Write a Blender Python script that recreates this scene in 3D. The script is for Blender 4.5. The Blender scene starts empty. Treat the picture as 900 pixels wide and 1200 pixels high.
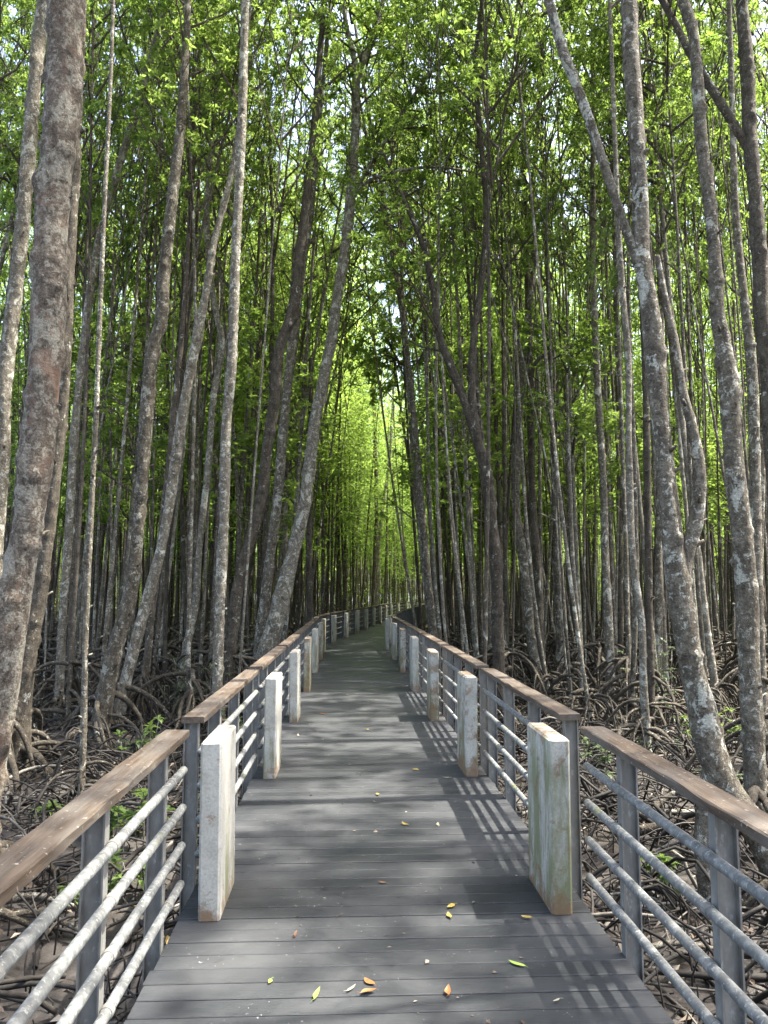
import bpy, math, random
import numpy as np
from mathutils import Vector, Matrix

rng = np.random.default_rng(11)
random.seed(11)
S = bpy.context.scene
COL = S.collection
PI = math.pi
MUD = -0.9

# ------------------------------------------------------------------ camera model (900x1200 photo, f = 900 px)
CAM_Z, PITCH, F = 1.65, math.atan(93 / 900), 900.0
cp, sp = math.cos(PITCH), math.sin(PITCH)

def ray(u, v):
    x, z = (u - 450) / F, (600 - v) / F
    return np.array([x, cp - z * sp, sp + z * cp])

def at_dist(u, v, D):
    """world point on the vertical plane y = D seen at photo pixel u, v, and metres per pixel there"""
    d = ray(u, v)
    t = D / d[1]
    return np.array([0, 0, CAM_Z]) + d * t, t / F

def on_level(u, v, z):
    d = ray(u, v)
    t = (z - CAM_Z) / d[2]
    return np.array([0, 0, CAM_Z]) + d * t

# ------------------------------------------------------------------ mesh helpers
class MB:
    """collects pieces of one mesh"""
    def __init__(self):
        self.v, self.q, self.t, self.qm, self.tm, self.n = [], [], [], [], [], 0
    def add(self, v, quads=None, tris=None, m=0):
        v = np.asarray(v, dtype=np.float64).reshape(-1, 3)
        if quads is not None and len(quads):
            q = np.asarray(quads, dtype=np.int64).reshape(-1, 4) + self.n
            self.q.append(q); self.qm.append(np.full(len(q), m))
        if tris is not None and len(tris):
            t = np.asarray(tris, dtype=np.int64).reshape(-1, 3) + self.n
            self.t.append(t); self.tm.append(np.full(len(t), m))
        self.v.append(v); self.n += len(v)
    def mesh(self, name, mats, smooth=True):
        v = np.concatenate(self.v)
        q = np.concatenate(self.q) if self.q else np.zeros((0, 4), int)
        t = np.concatenate(self.t) if self.t else np.zeros((0, 3), int)
        me = bpy.data.meshes.new(name)
        me.vertices.add(len(v)); me.vertices.foreach_set('co', v.astype(np.float32).ravel())
        loops = np.concatenate([q.ravel(), t.ravel()]).astype(np.int32)
        me.loops.add(len(loops)); me.loops.foreach_set('vertex_index', loops)
        nf = len(q) + len(t)
        me.polygons.add(nf)
        st = np.concatenate([np.arange(len(q)) * 4, len(q) * 4 + np.arange(len(t)) * 3]).astype(np.int32)
        me.polygons.foreach_set('loop_start', st)
        mi = np.concatenate(([*self.qm] or [np.zeros(0)]) + ([*self.tm] or [])).astype(np.int32) if (self.qm or self.tm) else np.zeros(0, np.int32)
        me.polygons.foreach_set('material_index', mi)
        me.polygons.foreach_set('use_smooth', np.full(nf, smooth))
        for m in (mats if isinstance(mats, (list, tuple)) else [mats]):
            me.materials.append(m)
        me.update(calc_edges=True)
        me.validate()
        return me

def link(name, me, parent=None, loc=None):
    o = bpy.data.objects.new(name, me)
    COL.objects.link(o)
    if parent is not None: o.parent = parent
    if loc is not None: o.location = loc
    return o

def tag(o, label=None, cat=None, group=None, kind=None):
    if label: o['label'] = label
    if cat: o['category'] = cat
    if group: o['group'] = group
    if kind: o['kind'] = kind
    return o

def empty(name, loc=(0, 0, 0), rz=0.0):
    o = bpy.data.objects.new(name, None)
    COL.objects.link(o)
    o.location = loc; o.rotation_euler = (0, 0, rz)
    o.empty_display_size = 0.2
    return o

def copy_tree(o, parent=None):
    c = o.copy(); COL.objects.link(c); c.parent = parent
    for ch in list(o.children): copy_tree(ch, c)
    return c

def resample(P, R, step):
    """smooth Catmull-Rom resampling of a polyline with radii"""
    P = np.asarray(P, float); R = np.asarray(R, float)
    seg = np.linalg.norm(np.diff(P, axis=0), axis=1)
    s = np.concatenate([[0], np.cumsum(seg)])
    n = max(3, int(s[-1] / step) + 1)
    x = np.linspace(0, s[-1], n)
    # pchip-like tangents
    T = np.gradient(P, s, axis=0)
    i = np.clip(np.searchsorted(s, x, side='right') - 1, 0, len(s) - 2)
    h = (s[i + 1] - s[i])[:, None]
    t = ((x - s[i]) / (s[i + 1] - s[i]))[:, None]
    a = (2 * t**3 - 3 * t**2 + 1) * P[i] + (t**3 - 2 * t**2 + t) * h * T[i] + (-2 * t**3 + 3 * t**2) * P[i + 1] + (t**3 - t**2) * h * T[i + 1]
    return a, np.interp(x, s, R), x

def tube(mb, P, R, sides=8, m=0, disp=None, cap=True):
    """P n x 3, R n; disp(n, sides) multiplies the radius"""
    P = np.asarray(P, float); R = np.asarray(R, float)
    n = len(P)
    T = np.gradient(P, axis=0)
    T /= np.linalg.norm(T, axis=1)[:, None] + 1e-12
    ref = np.array([0.0, 0, 1]) if abs(T[0][2]) < 0.9 else np.array([1.0, 0, 0])
    U = np.zeros_like(P)
    u = ref - T[0] * ref.dot(T[0]); u /= np.linalg.norm(u)
    for k in range(n):
        u = u - T[k] * u.dot(T[k]); u /= np.linalg.norm(u) + 1e-12
        U[k] = u
    W = np.cross(T, U)
    th = np.arange(sides) * 2 * PI / sides
    rr = R[:, None] * (disp if disp is not None else 1.0) * np.ones((1, sides))
    V = P[:, None, :] + rr[..., None] * (np.cos(th)[None, :, None] * U[:, None, :] + np.sin(th)[None, :, None] * W[:, None, :])
    idx = np.arange(n * sides).reshape(n, sides)
    a, b = idx[:-1], np.roll(idx[:-1], -1, axis=1)
    c, d = np.roll(idx[1:], -1, axis=1), idx[1:]
    Q = np.stack([a, b, c, d], axis=-1).reshape(-1, 4)
    V = V.reshape(-1, 3)
    tris = None
    if cap:
        V = np.concatenate([V, [P[0] - T[0] * R[0] * 0.2], [P[-1] + T[-1] * R[-1] * 0.5]])
        k0, k1 = n * sides, n * sides + 1
        f = idx[0]; l = idx[-1]
        tris = np.concatenate([np.stack([np.full(sides, k0), np.roll(f, -1), f], 1), np.stack([np.full(sides, k1), l, np.roll(l, -1)], 1)])
    mb.add(V, Q, tris, m)

def box(mb, x0, x1, y0, y1, z0, z1, m=0, bev=0.0):
    if bev <= 0:
        V = [(x, y, z) for x in (x0, x1) for y in (y0, y1) for z in (z0, z1)]
        Q = [(0, 1, 3, 2), (4, 6, 7, 5), (0, 4, 5, 1), (2, 3, 7, 6), (0, 2, 6, 4), (1, 5, 7, 3)]
        mb.add(V, Q, None, m); return
    # chamfered box
    cx, cy, cz = (x0 + x1) / 2, (y0 + y1) / 2, (z0 + z1) / 2
    h = np.array([(x1 - x0) / 2, (y1 - y0) / 2, (z1 - z0) / 2])
    V, ids = [], {}
    for sx in (-1, 1):
        for sy in (-1, 1):
            for sz in (-1, 1):
                for ax in range(3):
                    s = np.array([sx, sy, sz], float)
                    p = s * (h - bev); p[ax] = s[ax] * h[ax]
                    ids[(sx, sy, sz, ax)] = len(V); V.append(p + (cx, cy, cz))
    Q, T = [], []
    sg = (-1, 1)
    for ax in range(3):
        o1, o2 = [(1, 2), (2, 0), (0, 1)][ax]
        for s in sg:
            def k(a, b, which):
                t = [0, 0, 0]; t[ax] = s; t[o1] = a; t[o2] = b
                return ids[(*t, which)]
            f = [k(-1, -1, ax), k(1, -1, ax), k(1, 1, ax), k(-1, 1, ax)]
            Q.append(f if s > 0 else f[::-1])
    for ax in range(3):                                   # edges parallel to ax
        o1, o2 = [(1, 2), (2, 0), (0, 1)][ax]
        for a in sg:
            for b in sg:
                def k(s, which):
                    t = [0, 0, 0]; t[ax] = s; t[o1] = a; t[o2] = b
                    return ids[(*t, which)]
                f = [k(-1, o1), k(1, o1), k(1, o2), k(-1, o2)]
                Q.append(f if a * b < 0 else f[::-1])
    for sx in sg:
        for sy in sg:
            for sz in sg:
                f = [ids[(sx, sy, sz, i)] for i in range(3)]
                T.append(f if sx * sy * sz > 0 else f[::-1])
    mb.add(V, Q, T, m)

# ------------------------------------------------------------------ materials
def new_mat(name):
    m = bpy.data.materials.new(name); m.use_nodes = True
    nt = m.node_tree
    for n in list(nt.nodes): nt.nodes.remove(n)
    return m, nt

def nd(nt, t, **kw):
    n = nt.nodes.new(t)
    for k, v in kw.items():
        if k in n.inputs: n.inputs[k].default_value = v
        else: setattr(n, k, v)
    return n

def ramp(nt, fac, stops):
    r = nd(nt, 'ShaderNodeValToRGB')
    el = r.color_ramp.elements
    while len(el) > 1: el.remove(el[-1])
    for i, (p, c) in enumerate(stops):
        e = el[0] if i == 0 else el.new(p)
        e.position = p
        e.color = (*c, 1) if len(c) == 3 else c
    nt.links.new(fac, r.inputs[0])
    return r.outputs[0]

def mix(nt, fac, a, b, mode='MIX'):
    m = nd(nt, 'ShaderNodeMix', data_type='RGBA', blend_type=mode)
    for sock, val in ((m.inputs[0], fac), (m.inputs[6], a), (m.inputs[7], b)):
        if isinstance(val, (int, float)): sock.default_value = val
        elif isinstance(val, tuple): sock.default_value = (*val, 1)
        else: nt.links.new(val, sock)
    return m.outputs[2]

def noise(nt, vec, scale, detail=4, rough=0.55, dist=0.0):
    n = nd(nt, 'ShaderNodeTexNoise', Scale=scale, Detail=detail, Roughness=rough, Distortion=dist)
    nt.links.new(vec, n.inputs['Vector'])
    return n.outputs['Fac']

def coords(nt, scale=(1, 1, 1), rand=True, space='Object'):
    tc = nd(nt, 'ShaderNodeTexCoord')
    mp = nd(nt, 'ShaderNodeMapping'); mp.inputs['Scale'].default_value = scale
    nt.links.new(tc.outputs[space], mp.inputs['Vector'])
    if rand:
        oi = nd(nt, 'ShaderNodeObjectInfo')
        ml = nd(nt, 'ShaderNodeMath', operation='MULTIPLY'); ml.inputs[1].default_value = 37.0
        nt.links.new(oi.outputs['Random'], ml.inputs[0])
        cb = nd(nt, 'ShaderNodeCombineXYZ')
        for k in range(3): nt.links.new(ml.outputs[0], cb.inputs[k])
        nt.links.new(cb.outputs[0], mp.inputs['Location'])
    return mp.outputs[0]

def mth(nt, op, a, b=None, clamp=False):
    m = nd(nt, 'ShaderNodeMath', operation=op); m.use_clamp = clamp
    for i, val in enumerate((a, b)):
        if val is None: continue
        if isinstance(val, (int, float)): m.inputs[i].default_value = val
        else: nt.links.new(val, m.inputs[i])
    return m.outputs[0]

def finish(nt, color, rough=0.8, bump=None, bump_s=0.4, bump_d=0.01, spec=0.3, metal=0.0):
    p = nd(nt, 'ShaderNodeBsdfPrincipled')
    p.inputs['Specular IOR Level'].default_value = spec
    p.inputs['Metallic'].default_value = metal
    if isinstance(color, tuple): p.inputs['Base Color'].default_value = (*color, 1)
    else: nt.links.new(color, p.inputs['Base Color'])
    if isinstance(rough, (int, float)): p.inputs['Roughness'].default_value = rough
    else: nt.links.new(rough, p.inputs['Roughness'])
    if bump is not None:
        b = nd(nt, 'ShaderNodeBump', Strength=bump_s, Distance=bump_d)
        nt.links.new(bump, b.inputs['Height']); nt.links.new(b.outputs[0], p.inputs['Normal'])
    o = nd(nt, 'ShaderNodeOutputMaterial')
    nt.links.new(p.outputs[0], o.inputs[0])
    return p

def bark(name, dark, mid, pale, lichen=(0.47, 0.47, 0.43), lich_amt=0.57, extra=None):
    m, nt = new_mat(name)
    v = coords(nt, (1, 1, 0.5))
    vr = coords(nt, (1, 1, 5))
    n1 = noise(nt, v, 11, 7, 0.7, 0.3)
    c = ramp(nt, n1, [(0.28, dark), (0.48, mid), (0.7, pale)])
    n2 = noise(nt, vr, 5, 4, 0.6, 0.4)                        # ring scars
    c = mix(nt, ramp(nt, n2, [(0.50, (0, 0, 0)), (0.66, (0.42, 0.42, 0.42))]), c, dark)
    n3 = noise(nt, coords(nt, (1, 1, 0.8)), 4.2, 5, 0.7, 0.6)
    c = mix(nt, ramp(nt, n3, [(lich_amt, (0, 0, 0)), (lich_amt + 0.04, (0.75, 0.75, 0.75))]), c, lichen)
    n6 = noise(nt, coords(nt, (1, 1, 0.9)), 17, 5, 0.7, 0.5)
    c = mix(nt, ramp(nt, n6, [(lich_amt + 0.0, (0, 0, 0)), (lich_amt + 0.05, (0.7, 0.7, 0.7))]), c, lichen)
    c = mix(nt, ramp(nt, n6, [(0.34, (0.75, 0.75, 0.75)), (0.43, (0, 0, 0))]), c, tuple(0.55 * k for k in dark))
    n4 = noise(nt, coords(nt, (1, 1, 1.3)), 42, 4, 0.75)
    c = mix(nt, 0.75, c, ramp(nt, n4, [(0.34, (0.35, 0.35, 0.35)), (0.62, (1.25, 1.25, 1.25))]), 'MULTIPLY')
    if extra:
        n5 = noise(nt, coords(nt, (1, 1, 0.6)), 2.6, 5, 0.7, 0.8)
        c = mix(nt, ramp(nt, n5, [(extra[1], (0, 0, 0)), (extra[1] + 0.08, (0.8, 0.8, 0.8))]), c, extra[0])
    oi = nd(nt, 'ShaderNodeObjectInfo')
    c = mix(nt, 1.0, c, ramp(nt, oi.outputs['Random'], [(0, (0.88, 0.86, 0.78)), (0.5, (1.18, 1.17, 1.08)), (1, (1.42, 1.42, 1.32))]), 'MULTIPLY')
    h = mth(nt, 'ADD', n1, mth(nt, 'MULTIPLY', n4, 0.5))
    finish(nt, c, 0.85, h, 0.9, 0.045, 0.25)
    return m

M = {}
M['bark'] = bark('bark_grey', (0.045, 0.038, 0.03), (0.12, 0.104, 0.083), (0.235, 0.212, 0.178))
M['bark_red'] = bark('bark_reddish', (0.068, 0.056, 0.046), (0.142, 0.116, 0.096), (0.24, 0.208, 0.178), lichen=(0.34, 0.32, 0.28), lich_amt=0.53,
                     extra=((0.175, 0.11, 0.085), 0.565))
M['bark_dark'] = bark('bark_dark', (0.033, 0.027, 0.021), (0.078, 0.066, 0.053), (0.15, 0.13, 0.108), lich_amt=0.62)
M['bark_pale'] = bark('bark_pale', (0.075, 0.065, 0.052), (0.16, 0.142, 0.117), (0.27, 0.245, 0.21), lich_amt=0.56)
M['root'] = bark('root_bark', (0.03, 0.025, 0.02), (0.072, 0.062, 0.051), (0.14, 0.124, 0.104), lich_amt=0.62)

def tangle_mat():
    m, nt = new_mat('tangle_bark')
    g = nd(nt, 'ShaderNodeNewGeometry')
    c = ramp(nt, g.outputs['Random Per Island'], [(0, (0.014, 0.012, 0.010)), (0.5, (0.028, 0.025, 0.021)), (0.85, (0.06, 0.054, 0.047)), (1.0, (0.2, 0.185, 0.16))])
    n = noise(nt, coords(nt, rand=False), 22, 4, 0.6)
    c = mix(nt, 0.8, c, ramp(nt, n, [(0.3, (0.45, 0.43, 0.4)), (0.65, (1.3, 1.3, 1.3))]), 'MULTIPLY')
    finish(nt, c, 0.75, n, 0.5, 0.01, 0.3)
    return m
M['tangle'] = tangle_mat()

def leaf_mat(name, lo, hi, tr_lo, tr_hi, trans=0.5):
    m, nt = new_mat(name)
    g = nd(nt, 'ShaderNodeNewGeometry'); oi = nd(nt, 'ShaderNodeObjectInfo')
    f = mth(nt, 'ADD', mth(nt, 'MULTIPLY', g.outputs['Random Per Island'], 0.6), mth(nt, 'MULTIPLY', oi.outputs['Random'], 0.4))
    c = ramp(nt, f, [(0.1, lo), (0.9, hi)])
    t = ramp(nt, f, [(0.1, tr_lo), (0.9, tr_hi)])
    p = nd(nt, 'ShaderNodeBsdfPrincipled', Roughness=0.42)
    p.inputs['Specular IOR Level'].default_value = 0.4
    nt.links.new(c, p.inputs['Base Color'])
    tb = nd(nt, 'ShaderNodeBsdfTranslucent'); nt.links.new(t, tb.inputs['Color'])
    mx = nd(nt, 'ShaderNodeMixShader'); mx.inputs[0].default_value = trans
    nt.links.new(p.outputs[0], mx.inputs[1]); nt.links.new(tb.outputs[0], mx.inputs[2])
    o = nd(nt, 'ShaderNodeOutputMaterial'); nt.links.new(mx.outputs[0], o.inputs[0])
    return m
M['leaf'] = leaf_mat('mangrove_leaf', (0.043, 0.084, 0.021), (0.085, 0.14, 0.034), (0.222, 0.345, 0.052), (0.405, 0.555, 0.115), 0.6)
M['leaf_young'] = leaf_mat('seedling_leaf', (0.07, 0.12, 0.03), (0.12, 0.17, 0.05), (0.2, 0.32, 0.05), (0.3, 0.42, 0.08), 0.4)
M['leaf_pale'] = leaf_mat('pale_shrub_leaf', (0.075, 0.11, 0.055), (0.12, 0.15, 0.085), (0.12, 0.17, 0.06), (0.18, 0.24, 0.1), 0.35)

def simple_leaf(name, col, spots=(0.2, 0.12, 0.05)):
    m, nt = new_mat(name)
    n = noise(nt, coords(nt), 45, 4, 0.7)
    finish(nt, mix(nt, ramp(nt, n, [(0.55, (0, 0, 0)), (0.7, (0.8, 0.8, 0.8))]), col, spots), 0.5, n, 0.3, 0.002, 0.4)
    return m
M['fall_yellow'] = simple_leaf('fallen_yellow', (0.36, 0.27, 0.06))
M['fall_orange'] = simple_leaf('fallen_orange', (0.30, 0.13, 0.045), (0.16, 0.06, 0.03))
M['fall_green'] = simple_leaf('fallen_green', (0.22, 0.32, 0.06), (0.3, 0.3, 0.06))
M['fall_brown'] = simple_leaf('fallen_brown', (0.14, 0.07, 0.04))
M['fall_pale'] = simple_leaf('fallen_pale', (0.36, 0.34, 0.24))

def litter_mat():
    m, nt = new_mat('leaf_litter')
    g = nd(nt, 'ShaderNodeNewGeometry')
    c = ramp(nt, g.outputs['Random Per Island'], [(0, (0.06, 0.042, 0.03)), (0.5, (0.11, 0.08, 0.058)), (0.8, (0.22, 0.175, 0.13)), (0.95, (0.38, 0.33, 0.26)), (1, (0.4, 0.27, 0.05))])
    finish(nt, c, 0.55, spec=0.4)
    return m
M['litter'] = litter_mat()

def mud_mat():
    m, nt = new_mat('mud')
    v = coords(nt, rand=False)
    n1 = noise(nt, v, 0.9, 6, 0.6); n2 = noise(nt, v, 14, 6, 0.7)
    c = ramp(nt, n1, [(0.3, (0.028, 0.024, 0.021)), (0.5, (0.05, 0.044, 0.039)), (0.7, (0.08, 0.071, 0.064))])
    c = mix(nt, 0.7, c, ramp(nt, n2, [(0.3, (0.5, 0.48, 0.46)), (0.7, (1.3, 1.28, 1.25))]), 'MULTIPLY')
    r = ramp(nt, noise(nt, v, 2.3, 4), [(0.42, (0.28, 0.28, 0.28)), (0.6, (0.8, 0.8, 0.8))])
    finish(nt, c, r, mth(nt, 'ADD', n1, mth(nt, 'MULTIPLY', n2, 0.4)), 0.8, 0.06, 0.4)
    return m
M['mud'] = mud_mat()

def deck_mat():
    m, nt = new_mat('composite_deck')
    g = nd(nt, 'ShaderNodeNewGeometry')
    v = coords(nt, rand=False)
    c = ramp(nt, g.outputs['Random Per Island'], [(0, (0.019, 0.0215, 0.024)), (0.5, (0.029, 0.032, 0.0345)), (1, (0.041, 0.044, 0.0465))])
    grain = noise(nt, coords(nt, (3, 60, 60), False), 1.6, 5, 0.7)
    c = mix(nt, 0.55, c, ramp(nt, grain, [(0.3, (0.7, 0.7, 0.7)), (0.7, (1.25, 1.25, 1.25))]), 'MULTIPLY')
    dust = noise(nt, v, 1.1, 6, 0.7, 0.5)                      # scuffed dusty areas
    c = mix(nt, ramp(nt, dust, [(0.42, (0, 0, 0)), (0.68, (0.5, 0.5, 0.5))]), c, (0.09, 0.091, 0.091))
    sp1 = noise(nt, v, 42, 3, 0.55)                             # droppings and lichen specks
    patch = ramp(nt, noise(nt, v, 3.1, 3, 0.6), [(0.5, (0, 0, 0)), (0.65, (1, 1, 1))])
    sp1 = ramp(nt, sp1, [(0.665, (0, 0, 0)), (0.70, (0.7, 0.7, 0.7))])
    c = mix(nt, mth(nt, 'MULTIPLY', sp1, patch), c, (0.38, 0.38, 0.36))
    st = ramp(nt, noise(nt, v, 5.5, 5, 0.65, 0.8), [(0.62, (0, 0, 0)), (0.70, (0.5, 0.5, 0.5))])
    c = mix(nt, st, c, (0.034, 0.033, 0.032))
    finish(nt, c, ramp(nt, dust, [(0.3, (0.45, 0.45, 0.45)), (0.7, (0.7, 0.7, 0.7))]), grain, 0.5, 0.005, 0.3)
    return m
M['deck'] = deck_mat()

def plank_mat():
    m, nt = new_mat('weathered_rail_wood')
    v = coords(nt, (30, 1.2, 30))
    n = noise(nt, v, 1.5, 6, 0.65, 0.3)
    c = ramp(nt, n, [(0.25, (0.033, 0.023, 0.015)), (0.5, (0.088, 0.062, 0.041)), (0.75, (0.16, 0.122, 0.088))])
    w = noise(nt, coords(nt, (6, 1, 6)), 2.2, 6, 0.7)
    g = nd(nt, 'ShaderNodeTexCoord')
    c = mix(nt, ramp(nt, w, [(0.42, (0, 0, 0)), (0.62, (0.75, 0.75, 0.75))]), c, (0.14, 0.125, 0.105))
    sp_ = ramp(nt, noise(nt, coords(nt), 48, 2), [(0.66, (0, 0, 0)), (0.71, (0.7, 0.7, 0.7))])
    c = mix(nt, sp_, c, (0.36, 0.33, 0.29))
    oi = nd(nt, 'ShaderNodeObjectInfo')
    c = mix(nt, 1.0, c, ramp(nt, oi.outputs['Random'], [(0, (0.75, 0.75, 0.75)), (1, (1.15, 1.1, 1.08))]), 'MULTIPLY')
    finish(nt, c, 0.75, n, 0.6, 0.006, 0.3)
    return m
M['plank'] = plank_mat()

def pipe_mat():
    m, nt = new_mat('galvanised_pipe')
    v = coords(nt)
    n = noise(nt, v, 26, 5, 0.65)
    c = ramp(nt, n, [(0.3, (0.09, 0.093, 0.09)), (0.5, (0.155, 0.16, 0.152)), (0.68, (0.27, 0.275, 0.26))])
    l = ramp(nt, noise(nt, v, 60, 2, 0.6), [(0.6, (0, 0, 0)), (0.66, (0.8, 0.8, 0.8))])
    c = mix(nt, l, c, (0.36, 0.365, 0.34))
    y = ramp(nt, noise(nt, v, 3.3, 4, 0.7), [(0.63, (0, 0, 0)), (0.72, (0.6, 0.6, 0.6))])
    c = mix(nt, y, c, (0.30, 0.31, 0.10))
    finish(nt, c, 0.62, n, 0.25, 0.004, 0.4, 0.15)
    return m
M['pipe'] = pipe_mat()

def steel_mat():
    m, nt = new_mat('grey_steel_post')
    v = coords(nt, (1, 1, 0.45))
    n = noise(nt, v, 16, 5, 0.65)
    c = ramp(nt, n, [(0.3, (0.145, 0.142, 0.13)), (0.55, (0.205, 0.2, 0.183)), (0.72, (0.29, 0.285, 0.262))])
    f = ramp(nt, noise(nt, v, 38, 4, 0.7), [(0.6, (0, 0, 0)), (0.67, (0.6, 0.6, 0.6))])
    c = mix(nt, f, c, (0.36, 0.37, 0.36))
    finish(nt, c, 0.6, n, 0.2, 0.004, 0.35, 0.1)
    return m
M['steel'] = steel_mat()

def slab_mat(name, moss, brown):
    m, nt = new_mat(name)
    v = coords(nt)
    vs = coords(nt, (1, 1, 0.18))
    tc = nd(nt, 'ShaderNodeTexCoord'); sx = nd(nt, 'ShaderNodeSeparateXYZ'); nt.links.new(tc.outputs['Object'], sx.inputs[0])
    z = sx.outputs[2]
    n1 = noise(nt, v, 5, 6, 0.65)
    c = ramp(nt, n1, [(0.3, (0.33, 0.32, 0.275)), (0.6, (0.46, 0.45, 0.40))])
    fine = noise(nt, v, 70, 3, 0.6)
    c = mix(nt, 0.5, c, ramp(nt, fine, [(0.35, (0.72, 0.72, 0.7)), (0.6, (1.1, 1.1, 1.1))]), 'MULTIPLY')
    # runs of green algae
    a = noise(nt, vs, 9, 5, 0.65, 0.3)
    lowz = mth(nt, 'SUBTRACT', 1.0, mth(nt, 'MULTIPLY', z, 0.75))
    a = mth(nt, 'MULTIPLY', a, mth(nt, 'ADD', mth(nt, 'MULTIPLY', lowz, 0.45), 0.72))
    c = mix(nt, ramp(nt, a, [(moss, (0, 0, 0)), (moss + 0.16, (0.85, 0.85, 0.85))]), c, (0.17, 0.18, 0.085))
    # brown dirt at the foot and the worn top
    b = noise(nt, v, 7, 6, 0.75, 0.5)
    edge = mth(nt, 'ADD', mth(nt, 'POWER', mth(nt, 'SUBTRACT', 1.0, z, True), 9.0), mth(nt, 'POWER', mth(nt, 'MULTIPLY', z, 1.105, True), 26.0))
    b = mth(nt, 'ADD', b, mth(nt, 'MULTIPLY', edge, 0.2))
    c = mix(nt, ramp(nt, b, [(brown, (0, 0, 0)), (brown + 0.05, (0.5, 0.5, 0.5)), (brown + 0.14, (0.9, 0.9, 0.9))]), c, (0.2, 0.125, 0.07))
    # chips down to grey concrete
    d = noise(nt, v, 17, 6, 0.7)
    d = mth(nt, 'ADD', d, mth(nt, 'MULTIPLY', edge, 0.12))
    c = mix(nt, ramp(nt, d, [(0.66, (0, 0, 0)), (0.69, (0.85, 0.85, 0.85))]), c, (0.24, 0.225, 0.2))
    finish(nt, c, 0.8, mth(nt, 'ADD', mth(nt, 'MULTIPLY', d, 0.8), mth(nt, 'MULTIPLY', fine, 0.4)), 0.4, 0.008, 0.25)
    return m
M['slab'] = slab_mat('white_post_paint', 0.53, 0.585)
M['slab_mossy'] = slab_mat('mossy_post_paint', 0.42, 0.555)
M['slab_rusty'] = slab_mat('stained_post_paint', 0.44, 0.50)
M['concrete'] = slab_mat('pile_concrete', 0.45, 0.55)

# ------------------------------------------------------------------ the path's centre line
ctrl = np.array([(0.2 - 0.0448 * y, y) for y in (-8, -3, 2, 8, 14, 19, 22.8)] + [(-0.62, 26.3), (-0.25, 30), (0.15, 34), (0.75, 40), (1.55, 47), (2.9, 53), (5.2, 58), (9.0, 61), (14, 62.3), (20, 63), (28, 63.5), (40, 64)])
cl3 = np.column_stack([ctrl, np.zeros(len(ctrl))])
PATH, _, PS = resample(cl3, np.ones(len(ctrl)), 0.05)
PS = PS + (-8.0)                                              # arc length about equal to y near the camera
PT = np.gradient(PATH, axis=0); PT /= np.linalg.norm(PT, axis=1)[:, None]

def path_at(s):
    p = np.array([np.interp(s, PS, PATH[:, k]) for k in range(3)])
    t = np.array([np.interp(s, PS, PT[:, k]) for k in range(3)]); t /= np.linalg.norm(t)
    return p, t, np.array([t[1], -t[0], 0.0])                 # point, along, to the right

SUB = PATH[::6]; SUBT = PT[::6]; SUBS = PS[::6]
def path_coords(x, y):
    d = (SUB[:, 0] - x) ** 2 + (SUB[:, 1] - y) ** 2
    k = int(np.argmin(d)); t = SUBT[k]
    lat = (x - SUB[k, 0]) * t[1] - (y - SUB[k, 1]) * t[0]
    return SUBS[k], (math.copysign(math.sqrt(d[k]), lat))

# ------------------------------------------------------------------ mud
def build_mud():
    mb = MB()
    xs = np.concatenate([[-900, -300, -120], np.linspace(-60, 60, 121)[:-1], np.linspace(60, 60, 1), [120, 300, 900]])
    ys = np.concatenate([[-900, -200, -40], np.linspace(-12, 100, 113), [150, 300, 900]])
    # finer near the camera
    xs = np.unique(np.concatenate([xs, np.linspace(-8, 8, 161)])); ys = np.unique(np.concatenate([ys, np.linspace(-1, 16, 150)]))
    X, Y = np.meshgrid(xs, ys)
    Z = np.zeros_like(X)
    r = np.random.default_rng(5)
    for lam, amp in ((6, 0.05), (2.2, 0.035), (0.9, 0.022), (0.45, 0.012)):
        for _ in range(5):
            a = r.uniform(0, 2 * PI); k = 2 * PI / (lam * r.uniform(0.8, 1.25))
            Z += amp * 0.55 * np.sin(k * (X * math.cos(a) + Y * math.sin(a)) + r.uniform(0, 6.28))
    Z = np.where((abs(X) > 62) | (Y > 102), 0, Z)
    V = np.column_stack([X.ravel(), Y.ravel(), (Z + MUD).ravel()])
    ny, nx = X.shape
    i = np.arange((ny - 1) * nx).reshape(ny - 1, nx)[:, :-1].ravel()
    mb.add(V, np.stack([i, i + 1, i + nx + 1, i + nx], 1))
    o = link('ground', mb.mesh('ground', M['mud']))
    tag(o, 'dark wet mud under the mangrove roots beside the boardwalk', 'mud', kind='structure')
build_mud()

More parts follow.
